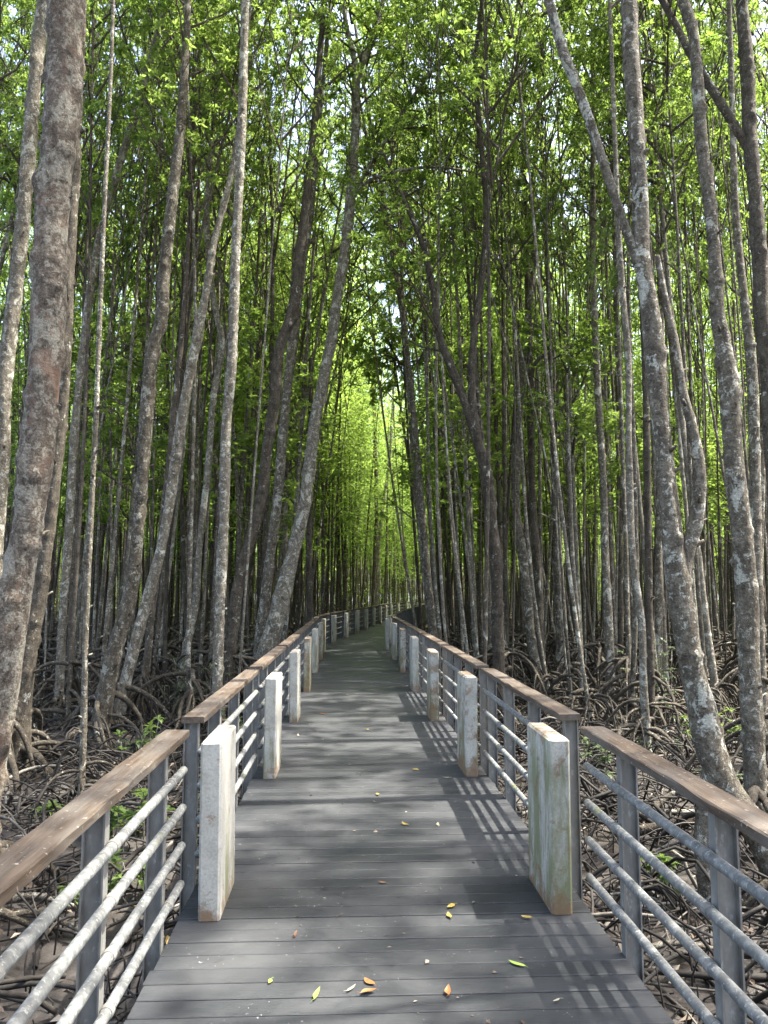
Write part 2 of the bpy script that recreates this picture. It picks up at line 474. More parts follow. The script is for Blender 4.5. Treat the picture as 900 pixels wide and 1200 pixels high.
# ------------------------------------------------------------------ boardwalk deck
def build_deck():
    mb = MB()
    r = np.random.default_rng(3)
    s, W, GAP = -6.0, 0.13, 0.009
    while s < 84:
        dz = r.normal(0, 0.0012)
        p0, t0, n0 = path_at(s); p1, t1, n1 = path_at(s + W - GAP)
        a, b = -1.055 + r.normal(0, 0.004), 1.055 + r.normal(0, 0.004)
        c = 0.004
        prof = [(0, -0.03), (0, -c), (c, 0), (W - GAP - c, 0), (W - GAP, -c), (W - GAP, -0.03)]
        V = []
        for lat in (a, b):
            for (f, z) in prof:
                k = f / (W - GAP)
                p = p0 * (1 - k) + p1 * k; n = n0 * (1 - k) + n1 * k
                V.append(p + n * lat + np.array([0, 0, z + dz]))
        Q = [(i, i + 1, i + 7, i + 6)[::-1] for i in range(5)] + [(5, 0, 6, 11)[::-1], (0, 1, 4, 5), (1, 2, 3, 4), (11, 10, 7, 6), (10, 9, 8, 7)]
        mb.add(V, Q)
        s += W
    o = link('path', mb.mesh('path', M['deck'], smooth=False))
    tag(o, 'dark grey composite plank boardwalk deck curving away between the railings', 'boardwalk', kind='structure')
    for lat in (-0.9, 0.0, 0.9):
        m2 = MB()
        ss = np.arange(-6, 84, 0.5)
        L = []
        for q in ss:
            p, t, n = path_at(q)
            for (dx, z) in ((-0.045, -0.033), (0.045, -0.033), (0.045, -0.22), (-0.045, -0.22)):
                L.append(p + n * (lat + dx) + np.array([0, 0, z]))
        idx = np.arange(len(ss) * 4).reshape(-1, 4)
        A, B = idx[:-1], idx[1:]
        Q = np.stack([A, np.roll(A, -1, 1), np.roll(B, -1, 1), B], -1).reshape(-1, 4)
        m2.add(L, Q)
        link('stringer', m2.mesh('stringer', M['steel'], smooth=False), o)
    m3 = MB(); tube(m3, [(0, 0, MUD - 0.3), (0, 0, -0.5), (0, 0, -0.222)], [0.1, 0.1, 0.1], 12)
    pm = m3.mesh('pile', M['concrete'])
    for k in range(-2, 28):
        for lat in (-0.75, 0.75):
            p, t, n = path_at(4.36 + 2.95 * k)
            link('pile', pm, o, p + n * lat)
build_deck()

# ------------------------------------------------------------------ railing panels and concrete posts
ORD = ['', 'first', 'second', 'third', 'fourth', 'fifth', 'sixth', 'seventh', 'eighth', 'ninth', 'tenth', 'eleventh', 'twelfth', 'thirteenth', 'fourteenth', 'fifteenth',
       'sixteenth', 'seventeenth', 'eighteenth', 'nineteenth', 'twentieth', 'twenty-first', 'twenty-second', 'twenty-third', 'twenty-fourth', 'twenty-fifth', 'twenty-sixth',
       'twenty-seventh', 'twenty-eighth', 'twenty-ninth', 'thirtieth']
def ordw(k): return ORD[k] if k < len(ORD) else f'{k}th'

def beam_post(h0, h1):
    """channel post: web across the rail with two flanges"""
    mb = MB(); r = 0.0
    w, d, t = 0.08, 0.055, 0.007
    prof = [(-w/2, -d/2), (-w/2, d/2), (-w/2+t, d/2), (-w/2+t, t/2), (w/2-t, t/2), (w/2-t, d/2), (w/2, d/2), (w/2, -d/2), (w/2-t, -d/2), (w/2-t, -t/2), (-w/2+t, -t/2), (-w/2+t, -d/2)]
    n = len(prof)
    V = [(x, y, h0) for x, y in prof] + [(x, y, h1) for x, y in prof]
    Q = [(i, (i + 1) % n, n + (i + 1) % n, n + i)[::-1] for i in range(n)]
    mb.add(V, Q)
    return mb
PIPE_Z = (0.19, 0.375, 0.56, 0.745)
def make_panel(posts, L):
    """panel along +Y from 0 to L, +X is outward from the deck"""
    root = empty('railing')
    mb = MB()
    n = 26
    y = np.linspace(0, L, n)
    r = np.random.default_rng(int(L * 1000))
    prof = [(-0.063, 0), (-0.063, 0.031), (-0.058, 0.036), (0.058, 0.036), (0.063, 0.031), (0.063, 0)]
    V = []
    for k in range(n):
        wob = r.normal(0, 0.0012, (6, 2))
        for j, (px, pz) in enumerate(prof): V.append((px + 0.03 + wob[j, 0], y[k], 0.908 + pz + wob[j, 1]))
    idx = np.arange(n * 6).reshape(n, 6); A, B = idx[:-1], idx[1:]
    Q = np.stack([A, B, np.roll(B, -1, 1), np.roll(A, -1, 1)], -1).reshape(-1, 4)
    Q = np.concatenate([Q, [(0, 1, 4, 5), (1, 2, 3, 4)], [tuple(idx[-1][[5, 4, 1, 0]]), tuple(idx[-1][[4, 3, 2, 1]])]])
    mb.add(V, Q)
    link('handrail', mb.mesh('handrail', M['plank'], smooth=False), root)
    bp = beam_post(-0.2, 0.908)
    for z in PIPE_Z: tube(bp, [(-0.062, -0.016, z), (-0.062, 0.016, z)], [0.0245, 0.0245], 12)
    pm = bp.mesh('post', M['steel'], smooth=False)
    for py in posts: link('post', pm, root, (0.05, py, 0))
    m2 = MB(); tube(m2, [(0, k, 0) for k in np.linspace(0.02, L - 0.02, 12)], np.full(12, 0.0205), 14)
    bm = m2.mesh('rail', M['pipe'])
    for z in PIPE_Z: link('rail', bm, root, (-0.012, 0, z))
    return root

def make_slab(mat):
    mb = MB()
    nx, ny, nz = 3, 7, 13
    r = np.random.default_rng(17)
    box(mb, -0.055, 0.055, -0.26, 0.26, -0.01, 0.88, bev=0.012)
    return mb.mesh('concrete_post', mat, smooth=False)
slab_me = {k: make_slab(M[k]) for k in ('slab', 'slab_mossy', 'slab_rusty')}

SIDES = {-1: 'outer', 1: 'inner'}
protoA = make_panel((0.08, 0.95, 1.8, 2.54), 2.62)
protoB = make_panel((0.3, 1.22, 2.17), 2.62)
used = set()
NPOST = 27
def place_panel(proto, sa, sb, side, label):
    p0, t0, n0 = path_at(sa); p1, t1, n1 = path_at(sb)
    a = p0 + n0 * side * 1.05; b = p1 + n1 * side * 1.05
    o = proto if proto.name not in used else copy_tree(proto)
    used.add(proto.name)
    d = b - a; ln = np.linalg.norm(d)
    o.location = a
    if side > 0: o.rotation_euler = (0, 0, math.atan2(-d[0], d[1])); o.scale = (1, ln / 2.62, 1)
    else:                                                      # turn round so that +X points outward
        o.location = b; o.rotation_euler = (0, 0, math.atan2(d[0], -d[1])); o.scale = (1, ln / 2.62, 1)
    tag(o, label, 'railing', 'railing panels along the boardwalk')
for side in (-1, 1):
    nm = SIDES[side]
    for k in range(0, NPOST):
        c0 = 4.36 + 2.95 * k
        p, t, n = path_at(c0)
        mat = 'slab'
        if side > 0: mat = 'slab_mossy' if k == 0 else ('slab_rusty' if k in (1, 2, 4) else 'slab')
        elif k in (3, 5, 6): mat = 'slab_rusty'
        o = link('concrete_post', slab_me[mat], None, p + n * side * 0.9)
        o.rotation_euler = (0, random.gauss(0, 0.006), math.atan2(-t[0], t[1]) + random.gauss(0, 0.012))
        look = {'slab': 'white painted', 'slab_mossy': 'green mossy', 'slab_rusty': 'brown stained white'}[mat]
        tag(o, f'{look} concrete post, {ordw(k + 1)} along the {nm} railing of the curving boardwalk', 'post', 'concrete posts along the boardwalk')
        place_panel(protoA, c0 + 0.14, c0 + 2.95 - 0.14, side, f'steel pipe railing panel beyond the {ordw(k + 1)} white post on the {nm} side of the bend')
    place_panel(protoB, 4.36 - 2.95 + 0.14 - 0.02, 4.36 - 0.26, side, f'steel pipe railing panel before the first white post on the {nm} side of the bend')

# ------------------------------------------------------------------ trees
def leaves(mb, C, Az, El, Ln, Wd, roll, m=0, r=rng, fold=0.25):
    """one folded lens-shaped leaf (two triangles) per entry, starting at C and pointing along azimuth, elevation"""
    n = len(Az)
    D = np.stack([np.cos(El) * np.cos(Az), np.cos(El) * np.sin(Az), np.sin(El)], 1)
    Sd = np.stack([-np.sin(Az), np.cos(Az), np.zeros(n)], 1)
    Nn = np.cross(D, Sd)
    cr, sr = np.cos(roll)[:, None], np.sin(roll)[:, None]
    S2 = Sd * cr + Nn * sr; N2 = np.cross(D, S2)
    L = Ln[:, None]; W = Wd[:, None]
    base = C
    tip = C + D * L - N2 * 0 + np.array([0, 0, -0.12]) * L
    mid = C + D * L * 0.5
    le = mid + S2 * W * 0.5 + N2 * W * fold
    ri = mid - S2 * W * 0.5 + N2 * W * fold
    V = np.stack([base, ri, tip, le], 1).reshape(-1, 3)
    i = np.arange(n) * 4
    T = np.concatenate([np.stack([i, i + 1, i + 2], 1), np.stack([i, i + 2, i + 3], 1)])
    mb.add(V, None, T, m)

def rosettes(mb, P, per, ln, r, m=0, spread=0.9):
    """whorls of leaves round each point of P"""
    n = len(P)
    C = np.repeat(P, per, axis=0)
    Az = (np.tile(np.arange(per) * 2 * PI / per, n) + np.repeat(r.uniform(0, 6.28, n), per) + r.normal(0, 0.25, n * per))
    El = r.normal(0.22, 0.4, n * per)
    Ln = r.uniform(0.75, 1.15, n * per) * ln
    leaves(mb, C + r.normal(0, 0.012, C.shape), Az, El, Ln, Ln * r.uniform(0.38, 0.49, n * per), r.normal(0, 0.3, n * per), m, r)

def crown_mesh(seed, h=7.0, R=2.2, limbs=17, per_twig=3, ln=0.142, per=8, leafmat='leaf', z0=0.0, twigs=6):
    r = np.random.default_rng(seed)
    mb = MB(); pts = []
    for i in range(limbs):
        z = z0 + (h - z0) * 0.9 * (i + r.uniform(0, 0.8)) / limbs
        az = i * 2.4 + r.uniform(-0.5, 0.5)
        L = R * (1.05 - 0.55 * z / h) * r.uniform(0.55, 1.15)
        el = r.uniform(0.3, 0.95)
        d = np.array([math.cos(az) * math.cos(el), math.sin(az) * math.cos(el), math.sin(el)])
        t = np.linspace(0, 1, 6)[:, None]
        P = np.array([0, 0, z]) + d * L * t + np.array([0, 0, 0.25 * L]) * t**2 + r.normal(0, 0.04, (6, 3)) * t
        tube(mb, P, np.linspace(0.03, 0.009, 6), 5, 1, cap=False)
        for j in range(twigs):
            f = 0.35 + 0.65 * (j + 1) / twigs
            p = P[0] + (P[-1] - P[0]) * f + np.array([0, 0, 0.25 * L]) * (f**2 - f)
            a2 = az + r.normal(0, 1.0); e2 = r.uniform(-0.15, 0.8); l2 = r.uniform(0.4, 0.95)
            d2 = np.array([math.cos(a2) * math.cos(e2), math.sin(a2) * math.cos(e2), math.sin(e2)])
            Q = p + d2 * l2 * np.linspace(0, 1, 3)[:, None]
            tube(mb, Q, [0.010, 0.007, 0.004], 3, 1, cap=False)
            k = r.integers(per_twig - 2, per_twig + 3)
            f2 = r.uniform(0.3, 1.05, k)[:, None]
            pts.append(p + d2 * l2 * f2 + r.normal(0, 0.10, (k, 3)) * np.array([1, 1, 0.5]))
    rosettes(mb, np.concatenate(pts), per, ln, r)
    return mb.mesh('crown', [M[leafmat], M['bark_dark']], smooth=False)

CROWNS = [crown_mesh(100 + i, h=hh, R=RR, limbs=nl) for i, (hh, RR, nl) in enumerate([(6.5, 1.9, 15), (7.5, 2.1, 16), (6.0, 2.2, 14), (8.0, 1.8, 16), (7.0, 2.0, 15)])]
SPRAYS = [crown_mesh(180 + i, h=3.2, R=1.1, limbs=8, per_twig=3, ln=0.14) for i in range(3)]
CROWNS_L = [crown_mesh(150 + i, h=hh, R=RR, limbs=max(8, nl - 3), per_twig=3, twigs=6, ln=0.136) for i, (hh, RR, nl) in enumerate([(6.5, 1.8, 13), (7.5, 2.0, 14), (6.0, 2.1, 12), (8.0, 1.7, 14), (7.0, 1.9, 13)])]
CROWN_H = [6.5, 7.5, 6.0, 8.0, 7.0]

def bumps(n, sides, xs, r, R0, amp=0.16, dens=9.0, low=0.06):
    """knots, ring scars and slow swelling: a multiplier for the trunk's radius"""
    th = np.arange(sides) * 2 * PI / sides
    D = np.ones((n, sides))
    L = xs[-1]
    for _ in range(int(L * dens)):
        s0, t0 = r.uniform(0, L), r.uniform(0, 6.28)
        a = amp * r.uniform(0.4, 1.5); ss = max(0.022, R0 * r.uniform(0.22, 0.5)); st = r.uniform(0.25, 0.5)
        dt = np.angle(np.exp(1j * (th - t0)))
        D += a * np.exp(-((xs - s0) / ss) ** 2)[:, None] * np.exp(-(dt / st) ** 2)[None]
    for k in range(3):
        D += low * np.sin(xs[:, None] * r.uniform(1.5, 6) + th[None] * r.integers(0, 3) + r.uniform(0, 6.28)) * 0.6
    D += 0.010 * np.sin(xs * 2 * PI / 0.13 + r.uniform(0, 6.28) + 2 * np.sin(xs * 3.1))[:, None]
    D /= D.mean(axis=1).mean()
    return D + r.normal(0, 0.012, D.shape)

def root_mesh(mb, r, n, h0, h1, reach, rad, base=(0, 0), m=0, sides=7, fork=0.5):
    """arching stilt roots round a trunk standing at base"""
    bx, by = base
    for i in range(n):
        az = i * 2 * PI / n + r.uniform(-0.5, 0.5)
        h = r.uniform(h0, h1) ** 1.0
        L = reach * r.uniform(0.55, 1.15) * (0.45 + 0.55 * (h - h0 + 0.3) / (h1 - h0 + 0.3))
        t = np.linspace(0, 1, 13)
        rise = r.uniform(0.02, 0.12)
        z = MUD + h + rise * np.sin(PI * t) - (h + 0.18) * t ** r.uniform(1.7, 2.8)
        side = r.normal(0, 0.16) * L * np.sin(PI * t * r.uniform(0.6, 1.2))
        wig = r.normal(0, 0.012, 13)
        x = bx + math.cos(az) * L * t - math.sin(az) * (side + wig); y = by + math.sin(az) * L * t + math.cos(az) * (side + wig)
        rr = rad * r.uniform(0.6, 1.25) * (1 - 0.55 * t)
        P = np.column_stack([x, y, z])
        tube(mb, P, rr, sides, m)
        for _ in range(2):
            if r.random() < fork:
                k = int(r.integers(4, 9)); a2 = az + r.choice([-1, 1]) * r.uniform(0.4, 1.1); l2 = L * r.uniform(0.25, 0.5)
                hh = P[k][2] - MUD
                if hh < 0.08: continue
                u = np.linspace(0, 1, 8)
                Q = np.column_stack([P[k][0] + math.cos(a2) * l2 * u, P[k][1] + math.sin(a2) * l2 * u, P[k][2] + 0.05 * np.sin(PI * u) - (hh + 0.15) * u ** 2])
                tube(mb, Q, rr[k] * 0.75 * (1 - 0.5 * u), max(5, sides - 1), m)

def shared_roots(seed, n, h0, h1, reach, rad):
    mb = MB(); root_mesh(mb, np.random.default_rng(seed), n, h0, h1, reach, rad, sides=6)
    return mb.mesh('prop_roots', M['root'])
ROOTS = [shared_roots(200 + i, n, 0.12, hh, rc, rd) for i, (n, hh, rc, rd) in enumerate([(9, 0.9, 1.1, 0.036), (11, 1.2, 1.4, 0.042), (8, 0.7, 0.9, 0.034), (12, 1.5, 1.6, 0.042), (10, 1.0, 1.2, 0.032), (13, 1.25, 1.3, 0.038)])]

# openings in the canopy through which the sun reaches the deck: (spot on the deck, half width of the opening)
SUN = Vector((0.42, 0.05, 0.92)).normalized()
SV = np.array(SUN)
GAPS = [((-0.5, 3.25, 0), 0.75), ((0.1, 9.6, 0), 0.85), ((-0.6, 21.5, 0), 0.7), ((-4.5, 12.5, MUD), 0.8), ((5.5, 16.0, MUD), 0.8)]
def in_gap(A, B):
    for p, w in GAPS:
        q = np.array(p)
        for f in np.linspace(0, 1, 9):
            d = A + (B - A) * f - q
            if np.linalg.norm(d - SV * d.dot(SV)) < w: return True
    return False
TREES = []                                                    # (x, y, object, look, label or None)
def add_tree(base, stems, matn, seed, roots, label=None, look='slender', crowns=True, sides=12, step=0.07, knob=0.14, cb=(0.58, 0.68), crown_scale=1.0):
    """stems: list of (points world, radii); the first is the trunk"""
    r = np.random.default_rng(seed)
    base = np.array([base[0], base[1], MUD])
    root = empty('mangrove_tree', base)
    mb = MB()
    tops = []
    for k, (P, R) in enumerate(stems):
        P2, R2, xs = resample(np.asarray(P) - base, R, step)
        tube(mb, P2, R2, sides, 0, bumps(len(P2), sides, xs, r, float(R[0]), knob))
        tops.append(P2)
    if knob >= 0.2:
        for P2 in tops[:2]:
            for _ in range(int(3 + 1.6 * (P2[-1][2] - P2[0][2]))):
                k = int(r.integers(5, len(P2) - 2)); az = r.uniform(0, 6.28); ln = r.uniform(0.02, 0.06)
                rr = np.interp(P2[k][2], [P2[0][2], P2[-1][2]], [stems[0][1][0], stems[0][1][-1]])
                d = np.array([math.cos(az), math.sin(az), 0.55])
                tube(mb, [P2[k] + d * rr * 0.6, P2[k] + d * (rr + ln * 0.4), P2[k] + d * (rr + ln)], np.array([1.5, 1.0, 0.75]) * r.uniform(0.009, 0.018), 6)
    link('trunk', mb.mesh('trunk', M[matn]), root)
    if isinstance(roots, int):
        o = link('prop_roots', ROOTS[roots % len(ROOTS)], root, (0, 0, -MUD))
        o.rotation_euler = (0, 0, r.uniform(0, 6.28)); q = r.uniform(0.8, 1.2); o.scale = (q, q, 1); o.location = (0, 0, -MUD)
    elif roots is not None:
        mb = MB(); n, h0, h1, reach, rad = roots
        root_mesh(mb, r, n, h0, h1, reach, rad, sides=9)
        mb.v = [v - np.array([0, 0, MUD]) for v in mb.v]
        link('prop_roots', mb.mesh('prop_roots', M['root']), root)
    if crowns:
        for P2 in tops:
            if P2[-1][2] < 9.0: continue
            i = int(r.integers(0, len(CROWNS)))
            ht = P2[-1][2]
            zb = ht * r.uniform(*cb)
            k = int(np.argmin(abs(P2[:, 2] - zb)))
            if in_gap(P2[k] + base, P2[-1] + base): continue
            ax = P2[-1] - P2[k]; ln = np.linalg.norm(ax)
            o = link('crown', (CROWNS_L if math.hypot(base[0], base[1]) > 17 and not (abs(base[0] + 0.5) < 4.5 and base[1] > 20) else CROWNS)[i], root, P2[k])
            sc = (ln + 0.6) / CROWN_H[i]
            o.rotation_mode = 'QUATERNION'
            o.rotation_quaternion = Vector(ax).to_track_quat('Z', 'Y') @ Matrix.Rotation(r.uniform(0, 6.28), 3, 'Z').to_quaternion()
            q = r.uniform(0.85, 1.15) * crown_scale * (0.8 if k else 1.0)
            o.scale = (q, q, sc)
    if crowns and base[1] > 17 and r.random() < 0.3:          # leafy shoots low on the trunk
        k = int(np.argmin(abs(tops[0][:, 2] - r.uniform(3.6, 6.5))))
        o = link('crown', SPRAYS[seed % 3], root, tops[0][k]); o.rotation_euler = (0, 0, r.uniform(0, 6.28)); q = r.uniform(0.75, 1.15); o.scale = (q, q, q)
    TREES.append([base[0], base[1], root, look, label])
    return root

def traced(D, stems, matn, seed, roots, label, H=18.5, sides=16, **kw):
    """stems traced from the photo as (u, v, width in px); first stem runs top to base"""
    out = []
    for k, st in enumerate(stems):
        st = st if k else st[::-1]                             # base first
        P, R = [], []
        for (u, v, w) in st:
            p, px = at_dist(u, v, D); P.append(p); R.append(w * px * 0.465)
        if k == 0:
            # down to the mud, carrying on the lean
            d = P[0] - P[1]; zz = P[0][2] - (MUD - 0.12)
            if zz > 0.05:
                d = d / abs(d[2]) * zz
                P.insert(0, P[0] + d * np.array([0.7, 1, 1])); R.insert(0, R[0] * 1.12)
        if st[-1][1] <= 6 or (k == 0 and kw.get('crowns', True)):                                     # leaves the picture at the top: carry on to the tree's height
            d = P[-1] - P[-2]; d /= np.linalg.norm(d)
            top = H * (1 if k == 0 else 0.93)
            n = 4; z0 = P[-1][2]; r0 = R[-1]
            for j in range(1, n + 1):
                dd = d * (1 - 0.15 * j) + np.array([0, 0, 0.15 * j]); dd = dd / dd[2]
                P.append(P[-1] + dd * max(top - z0, 1.0) / n); R.append(r0 * (1 - 0.75 * j / n))
        out.append((P, R))
    b = out[0][0][0]
    return add_tree((b[0], b[1]), out, matn, seed, roots, label, 'traced', sides=sides, step=0.035, knob=0.22, **kw)

big = lambda n=11, h1=0.75, reach=1.3, rad=0.05: (n, 0.15, h1, reach, rad)
T = traced
T(6.2, [[(77, 0, 47), (76, 50, 44), (72, 150, 41), (62, 225, 42), (59, 300, 42), (55, 400, 40), (46, 500, 40), (35, 600, 39), (17, 700, 40), (2, 800, 42), (-15, 900, 44)]], 'bark_red', 1, big(9, 0.6),
  'stout leaning mangrove tree with reddish blotched bark, thickest beside the outer railing', sides=22)
T(11, [[(52, 0, 16), (45, 50, 16), (36, 150, 17), (28, 250, 17), (17, 350, 17), (8, 425, 18), (1, 560, 18), (-6, 660, 19)]], 'bark_pale', 2, 1, 'pale grey knobbly mangrove tree just behind the stout reddish trunk, leaving the view')
T(11.2, [[(96, 0, 11), (92, 100, 12), (88, 200, 13), (82, 300, 13), (78, 400, 14), (71, 500, 14), (60, 600, 15), (46, 700, 18), (27, 800, 25), (23, 850, 30)]], 'bark_dark', 3, (13, 0.2, 0.75, 1.5, 0.065),
  'dark mangrove tree with thick stilt roots half hidden behind the reddish trunk')
T(15, [[(195, 0, 6), (175, 75, 8), (155, 145, 9), (135, 210, 9), (120, 265, 9), (105, 345, 9), (97, 415, 10), (88, 500, 10), (82, 600, 10), (80, 633, 10), (73, 733, 10), (70, 800, 11)]], 'bark_pale', 4, 0,
  'slender mangrove tree whose lower trunk shows a bare sunlit tan strip')
T(9.6, [[(133, 0, 4), (130, 85, 4.5), (125, 190, 5), (119, 320, 5.5), (116, 400, 6), (112, 500, 6), (107, 600, 6.5), (102, 700, 7), (99, 800, 7.5), (96, 935, 9)]], 'bark', 5, 2,
  'thin straight pole-like mangrove tree rising just outside the outer railing')
T(13, [[(220, 0, 8), (217, 75, 10), (207, 190, 13), (200, 250, 14), (192, 325, 15), (188, 380, 16), (182, 400, 16), (173, 467, 17), (167, 567, 15), (160, 633, 15), (153, 700, 17), (133, 767, 21), (120, 840, 24)]], 'bark', 6, (12, 0.2, 0.9, 1.5, 0.055),
  'sturdy dark mangrove tree with a swollen knee and arching roots, outer side')
T(14, [[(288, 60, 4), (272, 200, 7), (250, 290, 9), (240, 350, 10), (230, 400, 12), (217, 467, 13), (207, 533, 13), (197, 600, 13), (187, 650, 13), (173, 700, 13), (160, 750, 14), (147, 800, 16)]], 'bark_pale', 7, (11, 0.2, 0.9, 1.4, 0.05),
  'leaning grey mangrove tree crossing close behind the sturdy swollen-kneed one')
T(17, [[(257, 0, 4), (255, 85, 5), (248, 170, 6), (243, 280, 7), (252, 360, 7), (260, 400, 8), (250, 467, 8), (245, 533, 8), (238, 600, 8), (233, 650, 8), (230, 700, 9), (217, 767, 10)]], 'bark_pale', 8, 4,
  'thin wavy mangrove tree with a bright sunlit edge near the straight grey trunk')
T(12, [[(287, 0, 10), (285, 100, 11), (283, 150, 12), (280, 225, 11), (275, 325, 12), (272, 425, 12), (265, 500, 13), (263, 600, 13), (258, 700, 13), (255, 800, 13), (253, 850, 13)]], 'bark_pale', 9, (9, 0.2, 0.7, 1.1, 0.035),
  'tall straight pale grey mangrove tree behind the second outer railing panel')
T(15.5, [[(380, 0, 7), (372, 100, 8), (367, 165, 9), (360, 225, 11), (350, 310, 13), (340, 375, 14), (330, 400, 14), (322, 467, 14), (312, 533, 14), (303, 600, 14), (293, 633, 14), (280, 683, 14), (270, 767, 15)]], 'bark_dark', 10, 3,
  'dark mangrove tree leaning inward over the outer railing, first of a leaning pair')
T(17, [[(384, 40, 5), (374, 140, 6), (364, 250, 8), (352, 330, 10), (343, 400, 12), (335, 467, 12), (327, 567, 12), (315, 667, 13), (307, 733, 14)]], 'bark', 11, 5,
  'slimmer grey mangrove tree, second of the pair leaning inward over the outer railing')
T(16.5, [[(449, 0, 6), (435, 50, 8), (420, 85, 10), (417, 150, 11), (412, 215, 13), (406, 280, 13), (395, 350, 13), (388, 400, 14), (378, 450, 14), (368, 500, 15), (362, 550, 15), (355, 600, 16), (343, 650, 17), (330, 700, 22), (317, 750, 24), (303, 810, 26)],
         [(420, 88, 7), (412, 55, 6), (405, 25, 6), (403, 0, 5)],
         [(409, 245, 6), (420, 222, 5), (440, 208, 4.5), (470, 200, 4), (505, 196, 3.5), (545, 200, 2.5), (580, 210, 1.5)],
         [(410, 235, 6), (430, 200, 5), (455, 160, 5), (490, 105, 4.5), (520, 65, 4), (553, 25, 3)]], 'bark_pale', 12, big(10, 0.8, 1.4, 0.06),
  'big leaning mangrove tree that forks at the top and arches branches over the path')
T(20, [[(364, 420, 5), (364, 500, 6), (362, 600, 7), (363, 700, 8), (364, 740, 8)]], 'bark_dark', 13, 2, 'dark thin mangrove tree tucked behind the big forking trunk', H=17, crowns=False)
T(47, [[(437, 330, 3.5), (438, 433, 4), (440, 533, 4.5), (441, 600, 5), (438, 680, 5), (436, 725, 5)]], 'bark_dark', 14, 1, 'thin dark upright mangrove tree seen straight ahead above the bend', H=17)
T(49, [[(463, 400, 3), (460, 483, 4), (455, 550, 4), (447, 607, 4.5), (443, 650, 4), (441, 725, 4.5)]], 'bark_pale', 15, 2, 'pale sunlit mangrove tree crossing the thin dark one above the bend')
T(15, [[(565, 0, 5), (557, 75, 6), (562, 150, 7), (570, 250, 8), (565, 325, 8), (555, 400, 9), (553, 467, 11), (557, 507, 14), (569, 550, 15), (577, 617, 15), (582, 667, 15), (583, 733, 15), (585, 800, 16)],
       [(557, 510, 12), (543, 467, 11), (530, 433, 11), (517, 400, 9), (505, 325, 8), (495, 285, 7), (478, 245, 6), (465, 215, 5), (450, 180, 3)]], 'bark_dark', 16, big(9, 0.7, 1.1, 0.04),
  'dark mangrove tree that forks into a wide Y beside the inner railing')
T(19, [[(628, 180, 5), (622, 260, 7), (625, 300, 7), (615, 400, 8), (605, 550, 11), (605, 600, 11), (612, 650, 12), (618, 700, 12), (625, 767, 12), (633, 803, 15)]], 'bark', 17, (9, 0.1, 0.5, 1.5, 0.045),
  'mangrove tree with a flared base and long pale roots beyond the inner railing')
T(19.6, [[(618, 330, 7), (620, 400, 9), (622, 500, 9), (625, 600, 9), (630, 667, 10), (633, 760, 10)], [(623, 440, 5), (628, 425, 4.5), (640, 415, 4), (660, 408, 3), (687, 397, 2)]], 'bark_dark', 18, None, 'upright dark mangrove trunk pressed against the flared-base tree', H=17)
T(20, [[(640, 280, 5), (645, 400, 7), (648, 500, 8), (652, 633, 9), (655, 733, 10), (656, 770, 10)]], 'bark', 19, 3, 'straight brown mangrove tree on spread stilt roots beyond the flared-base tree')
T(17, [[(664, 440, 3), (668, 567, 5), (672, 667, 5), (678, 733, 5.5), (682, 818, 6)], [(669, 620, 3), (655, 612, 2.5), (633, 602, 2)]], 'bark_pale', 20, 2, 'thin dead pale pole with a sunlit edge and a snapped side twig', H=8, crowns=False)
T(17.5, [[(695, 180, 7), (695, 250, 8), (695, 325, 8), (698, 400, 8), (703, 500, 9), (707, 567, 9), (710, 667, 10), (713, 733, 11), (716, 815, 12)]], 'bark', 21, (8, 0.15, 0.7, 1.3, 0.045), 'grey mangrove tree standing on two thick bowed roots, inner side')
T(22, [[(722, 380, 5), (725, 500, 6), (726, 600, 7), (727, 733, 8), (727, 770, 8)]], 'bark_dark', 22, 4, 'thin dark mangrove tree between the bowed-root tree and the big sinuous one', H=17)
T(12, [[(722, 200, 6), (725, 275, 7), (730, 350, 8), (735, 400, 8), (737, 533, 8), (743, 667, 9), (752, 733, 9), (754, 800, 10), (759, 888, 10)]], 'bark_pale', 23, 0, 'slim pale mangrove tree gently bowed, just before the big sinuous trunk')
T(13.5, [[(748, 300, 7), (755, 400, 8), (758, 533, 9), (760, 667, 9), (762, 800, 10)]], 'bark_dark', 24, 5, 'almost black slim mangrove tree hugging the back of the big sinuous trunk')
T(6.6, [[(737, 0, 19), (740, 75, 20), (745, 140, 20), (750, 225, 20), (752, 300, 20), (762, 365, 23), (768, 420, 25), (772, 467, 24), (778, 533, 22), (784, 600, 25), (792, 667, 27), (803, 733, 31), (812, 790, 30), (821, 825, 33), (834, 881, 36), (850, 919, 36), (874, 955, 34), (890, 985, 30)],
        [(803, 720, 17), (800, 680, 17), (806, 645, 18), (815, 615, 18), (819, 585, 17), (819, 545, 15), (812, 505, 13), (800, 460, 12), (790, 400, 11), (779, 350, 9), (770, 300, 7)],
        [(757, 330, 13), (745, 300, 12), (725, 245, 12), (705, 185, 12), (685, 125, 12), (660, 60, 12), (643, 0, 11)],
        [(838, 890, 28), (830, 940, 26), (826, 990, 24), (830, 1050, 24), (836, 1110, 24)]], 'bark', 25, (10, 0.1, 0.6, 0.9, 0.045),
  'big sinuous mangrove tree with side arms and a white-splashed trunk over the inner railing', sides=20)
T(8, [[(800, 0, 14), (810, 30, 14), (817, 90, 14), (822, 165, 15), (830, 225, 15), (837, 300, 16), (842, 375, 18), (850, 420, 21), (857, 500, 24), (863, 567, 25), (870, 633, 26), (875, 700, 26), (879, 800, 27), (886, 930, 29)]], 'bark', 26, big(10, 0.6, 1.1, 0.045),
  'thick upright mangrove tree with rough bark behind the big sinuous trunk', sides=18)
